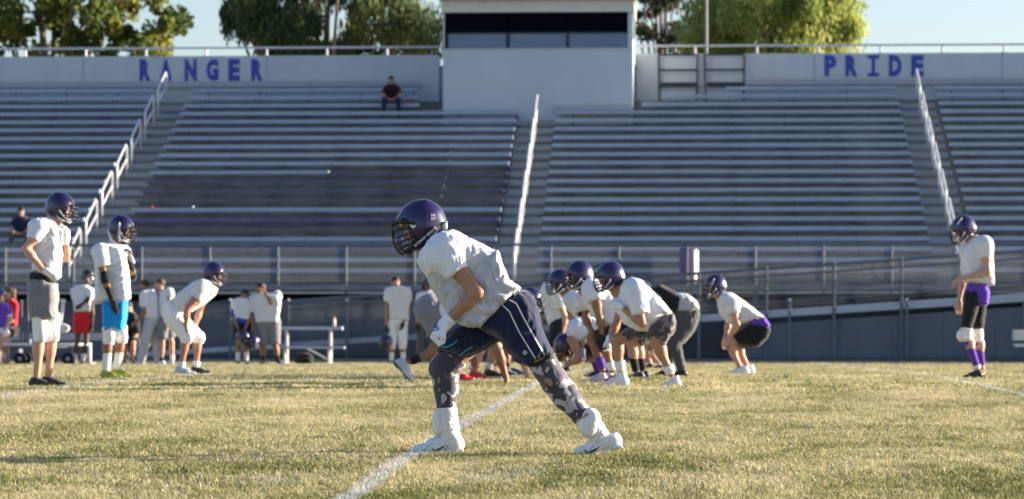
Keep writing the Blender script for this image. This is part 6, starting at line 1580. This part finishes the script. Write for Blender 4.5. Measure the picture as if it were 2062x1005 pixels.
# spectators in the stand
def seated(label, k, u, hv, sk, shirt, pants, lean=.12, f=1.0, seat_sec=True):
    Yp = rowY(k) + .12; x = XY(u, Yp); zs = plT(k); Z = Yp * CP - x * SP
    S = Person(u, HV - (zs - CAMH) * FPX / Z, label, sk, 'spectators sitting in the bleachers', .018, Z=Z, base=zs)
    S.root.location = (x, Yp, zs)
    s = S.s
    q = lambda dx, dz, y: (S.u0 + dx * s, S.v0 - dz * s, y)
    S.body((*q(.0, .66, -lean - .10), 90, 12, 0), [(*q(0, .46, -lean), .09), (*q(0, .28, -.06), .12), (*q(0, .10, .0), .13)],
           [[q(-.19, .44, -lean), q(-.25, .20, -lean - .12), q(-.06, .10, -.38)], [q(.19, .44, -lean), q(.25, .20, -lean - .12), q(.06, .10, -.38)]],
           [[q(-.10, .09, .0), q(-.20, .08, -.42), q(-.22, -.36, -.40)], [q(.10, .09, .0), q(.20, .08, -.42), q(.22, -.36, -.40)]],
           [(q(-.06, .10, -.38), (.7, -.6, -.1), (0, .3, -.9), 'relaxed', False), (q(.06, .10, -.38), (-.7, -.6, -.1), (0, .3, -.9), 'relaxed', True)])
    S.face().hair()
    S.cloth('shirt', [('tube', q(0, .44, -lean), q(0, .08, 0), .155, .15, False, True, ((1, 0, 0), 1.25)), ('tube', q(-.18, .44, -lean), q(-.23, .28, -lean - .08), .075, .07, False, True), ('tube', q(.18, .44, -lean), q(.23, .28, -lean - .08), .075, .07, False, True)], shirt)
    S.cloth('trousers', [('tube', q(-.10, .09, .0), q(-.20, .08, -.42), .095, .08, False, False), ('tube', q(-.20, .08, -.42), q(-.22, -.34, -.40), .08, .06, False, True), ('tube', q(.10, .09, .0), q(.20, .08, -.42), .095, .08, False, False), ('tube', q(.20, .08, -.42), q(.22, -.34, -.40), .08, .06, False, True)], pants)
    S.shoe(q(-.22, -.43, -.36), q(-.24, -.43, -.62), m_shoek, m_solek); S.shoe(q(.22, -.43, -.36), q(.24, -.43, -.62), m_shoek, m_solek)
    return S
seated('man in a maroon shirt and jeans sitting alone near the top of the bleachers', 18, 789, 0, SK_T, m_mar, m_jean, .22)
seated('spectator in a navy shirt sitting low in the left bleacher section', 3, 44, 0, SK_T, m_navy, m_greyd, .05)
# red cup beside the seated man
p = PY(822, 0, rowY(18) + .1); e = empty('drink_cup', (p.x, rowY(18) + .1, plT(18))); tag(e, 'red drink cup on the bench beside the man in maroon', 'cup')
MB().lathe([(.03, 0), (.045, .13)], n=12).build('cup', m_red, e, smooth=True); MB().lathe([(.047, .13), (.047, .145), (.02, .15)], n=12).build('lid', m_clip, e, smooth=True)
# litter on the left centre benches
for (u, k, r, m_, lab, nm) in ((304, 6, .035, m_red, 'small red ball lying under a bench in the purple bench area', 'ball'), (386, 6, .035, m_pantw, 'white crumpled paper ball on the bright bench in the purple bench area', 'paper')):
    p = PY(u, 0, rowY(k) - .1); d = SDF(.012); d.ell((0, 0, r * .8), (r, r, r * .8)); d.fold(.008, 70, k + int(u)); V, F = d.mesh()
    e = link('crumpled_' + nm if nm != 'ball' else 'ball', mesh_from(nm, V, F, True), m_, None, (p.x, rowY(k) + .12, plT(k) + .0)); tag(e, lab, nm if nm != 'paper' else 'litter')

# ---- aluminium bench with a bottle
bz = ground(TZ + .6)
def at(u, y): return XY(u, y)
BY = TZ + 1.0; e = empty('team_bench', (at(560, BY), BY, ground(BY))); tag(e, 'aluminium team bench with raised seat and footboard right of the heavyset player', 'bench')
x0, x1 = 0, at(690, BY) - at(545, BY) ; sB = FPX / BY; gz = ground(BY)
hs = (738 - 660) / sB; hf = (738 - 700) / sB; off = at(545, BY) - at(560, BY)
MB().box((off, -.14, hs - .075), (off + x1, .14, hs)).build('seat_plank', m_alu, e); MB().box((off - .05, -.48, hf - .05), (off + x1 + .08, -.22, hf)).build('foot_plank', m_alu, e)
for xx in (off + .35, off + x1 - .26):
    MB().tube([(xx, 0, 0), (xx, 0, hs - .076)], .036, 8).build('leg', m_rail, e); MB().tube([(xx, -.35, .0), (xx, -.35, hf - .051)], .034, 8).build('leg', m_rail, e)
    MB().box((xx - .03, -.5, 0), (xx + .03, .25, .03)).build('foot', m_rail, e)
MB().tube([(off + x1 - .30, .01, .10), (off + x1 - .78, .01, .36)], .022, 8).build('brace', m_rail, e)
bx = at(673, BY); e = empty('water_bottle', (bx, BY, gz + hs)); tag(e, 'clear plastic bottle with a red cap on the aluminium bench', 'bottle')
MB().lathe([(.032, 0), (.036, .02), (.036, .13), (.03, .16), (.012, .19), (.012, .2)], n=14).build('bottle_body', mat('bottle_plastic', (.62, .58, .50), .2, spec=.8), e, smooth=True); MB().lathe([(.015, .2), (.015, .225)], n=10).build('cap', m_red, e)
# ---- bench at the left
BY = TZ + 1.1; gz = ground(BY); e = empty('team_bench', (at(60, BY), BY, gz)); tag(e, 'long aluminium bench at the left end of the sideline with a wide pale seat', 'bench')
a, b_ = at(-80, BY) - at(60, BY), at(250, BY) - at(60, BY); hs = (738 - 673) / sB
MB().box((a, -.32, hs - .16), (b_, -.29, hs)).build('front_apron', m_alu, e); MB().box((a, -.288, hs - .03), (b_, .2, hs)).build('seat_plank', m_alu, e)
for u in (-60, 40, 150, 235):
    xx = at(u, BY) - at(60, BY); MB().box((xx - .03, -.25, 0), (xx + .03, .15, hs - .031)).build('leg', m_steel, e)
# ---- hydration cart of white pipes
CY = TZ - .6; gz = ground(CY); cx = at(90, CY); e = empty('hydration_cart', (cx, CY, gz)); tag(e, 'white pipe hydration cart on small black wheels in front of the left bench', 'cart')
m_pvc = mat('white_pipe', (.78, .78, .76), .35)
sC = FPX / CY; X_ = lambda u: (u - 90) / sC; Z_ = lambda v: (739 - v) / sC
MB().tube([(X_(-30), 0, Z_(697)), (X_(186), 0, Z_(697))], .035, 10).build('main_pipe', m_pvc, e, smooth=True)
MB().tube([(X_(-30), .3, Z_(703)), (X_(140), .3, Z_(703))], .03, 8).build('frame_rail', m_steel, e, smooth=True)
MB().tube([(X_(182), 0, 0), (X_(182), 0, Z_(700))], .042, 10).build('end_leg', m_pvc, e, smooth=True); MB().tube([(X_(170), 0, .02), (X_(194), 0, .02)], .035, 8).build('end_foot', m_pvc, e, smooth=True)
MB().tube([(X_(118), .1, Z_(662)), (X_(126), .1, Z_(612))], .038, 10).build('upright_pipe', m_pvc, e, smooth=True)
MB().lathe([(.02, 0), (.055, .01), (.06, .05), (.04, .08)], (X_(126), .1, Z_(612)), 12).build('pipe_cap', m_pvc, e, smooth=True)
d = SDF(.02); d.ell((X_(124), .1, Z_(664)), (.16, .13, .10)); d.ell((X_(110), .1, Z_(660)), (.09, .1, .08)); sdf_obj('towel_bundle', d, m_pantw, e)
for u in (-8, 42, 104, 140):
    for y in (-.12,) if u != 42 else (-.12, .45):
        o = MB().lathe([(.05, -.03), (.12, -.035), (.135, -.02), (.135, .02), (.12, .035), (.05, .03)], n=20).build('wheel', m_kblack, e, smooth=True, loc=(X_(u), y, .136)); o.rotation_euler = (R_(90), 0, 0)
        h_ = MB().lathe([(.001, -.04), (.045, -.038), (.045, .038), (.001, .04)], n=12).build('hub', m_alu, o, smooth=True)
for u in (36, 50, 44):
    MB().tube([(X_(u), .3, Z_(703)), (X_(u), .3, Z_(606 if u != 44 else 640))], .026, 8).build('rack_post', m_steel, e)
for i, u in enumerate((10, 60, 100, 160)):
    MB().lathe([(.03, 0), (.022, .05), (.03, .08)], (X_(u), 0, Z_(697) + .03), 8).build('spigot', m_clip, e, smooth=True)
# pale bench end at the right edge
BY = TZ + 2; gz = ground(BY); e = empty('team_bench', (at(2055, BY), BY, gz)); tag(e, 'white bench end poking in at the right edge in front of the ramp', 'bench')
sB = FPX / BY; MB().box((at(2040, BY) - at(2055, BY), -.2, (740 - 690) / sB), (2.2, .2, (740 - 669) / sB)).build('seat_box', m_rail, e); MB().box((at(2042, BY) - at(2055, BY), -.25, (740 - 703) / sB), (2.2, .15, (740 - 697) / sB)).build('lower_shelf', m_rail, e)
for xx in (.25, 1.8): MB().box((xx, -.1, 0), (xx + .06, .1, (740 - 704) / sB)).build('leg', m_steel, e)
# backpacks on the ground
def pack(label, u, Yp, w_, h_, m_):
    x = at(u, Yp); d = SDF(.018); d.ell((0, 0, h_ * .5), (w_, .12, h_ * .52)); d.ell((.02, -.10, h_ * .36), (w_ * .7, .06, h_ * .26)); d.fold(.010, 22, int(u))
    V, F = d.mesh(); e = empty('backpack', (x, Yp, ground(Yp))); tag(e, label, 'backpack', 'bags by the benches')
    link('bag_body', mesh_from('bag_body', V, F, True), m_, e); MB().tube([(-.05, 0, h_), (-.03, 0, h_ + .05), (.03, 0, h_ + .05), (.05, 0, h_)], .008, 6).build('carry_loop', m_kblack, e)
pack('black backpack on the ground under the bench beside the coach', 244, TZ + .2, .17, .36, m_greyd)
pack('dark duffel on the ground under the aluminium bench', 612, TZ + 1.3, .22, .26, m_kblack)
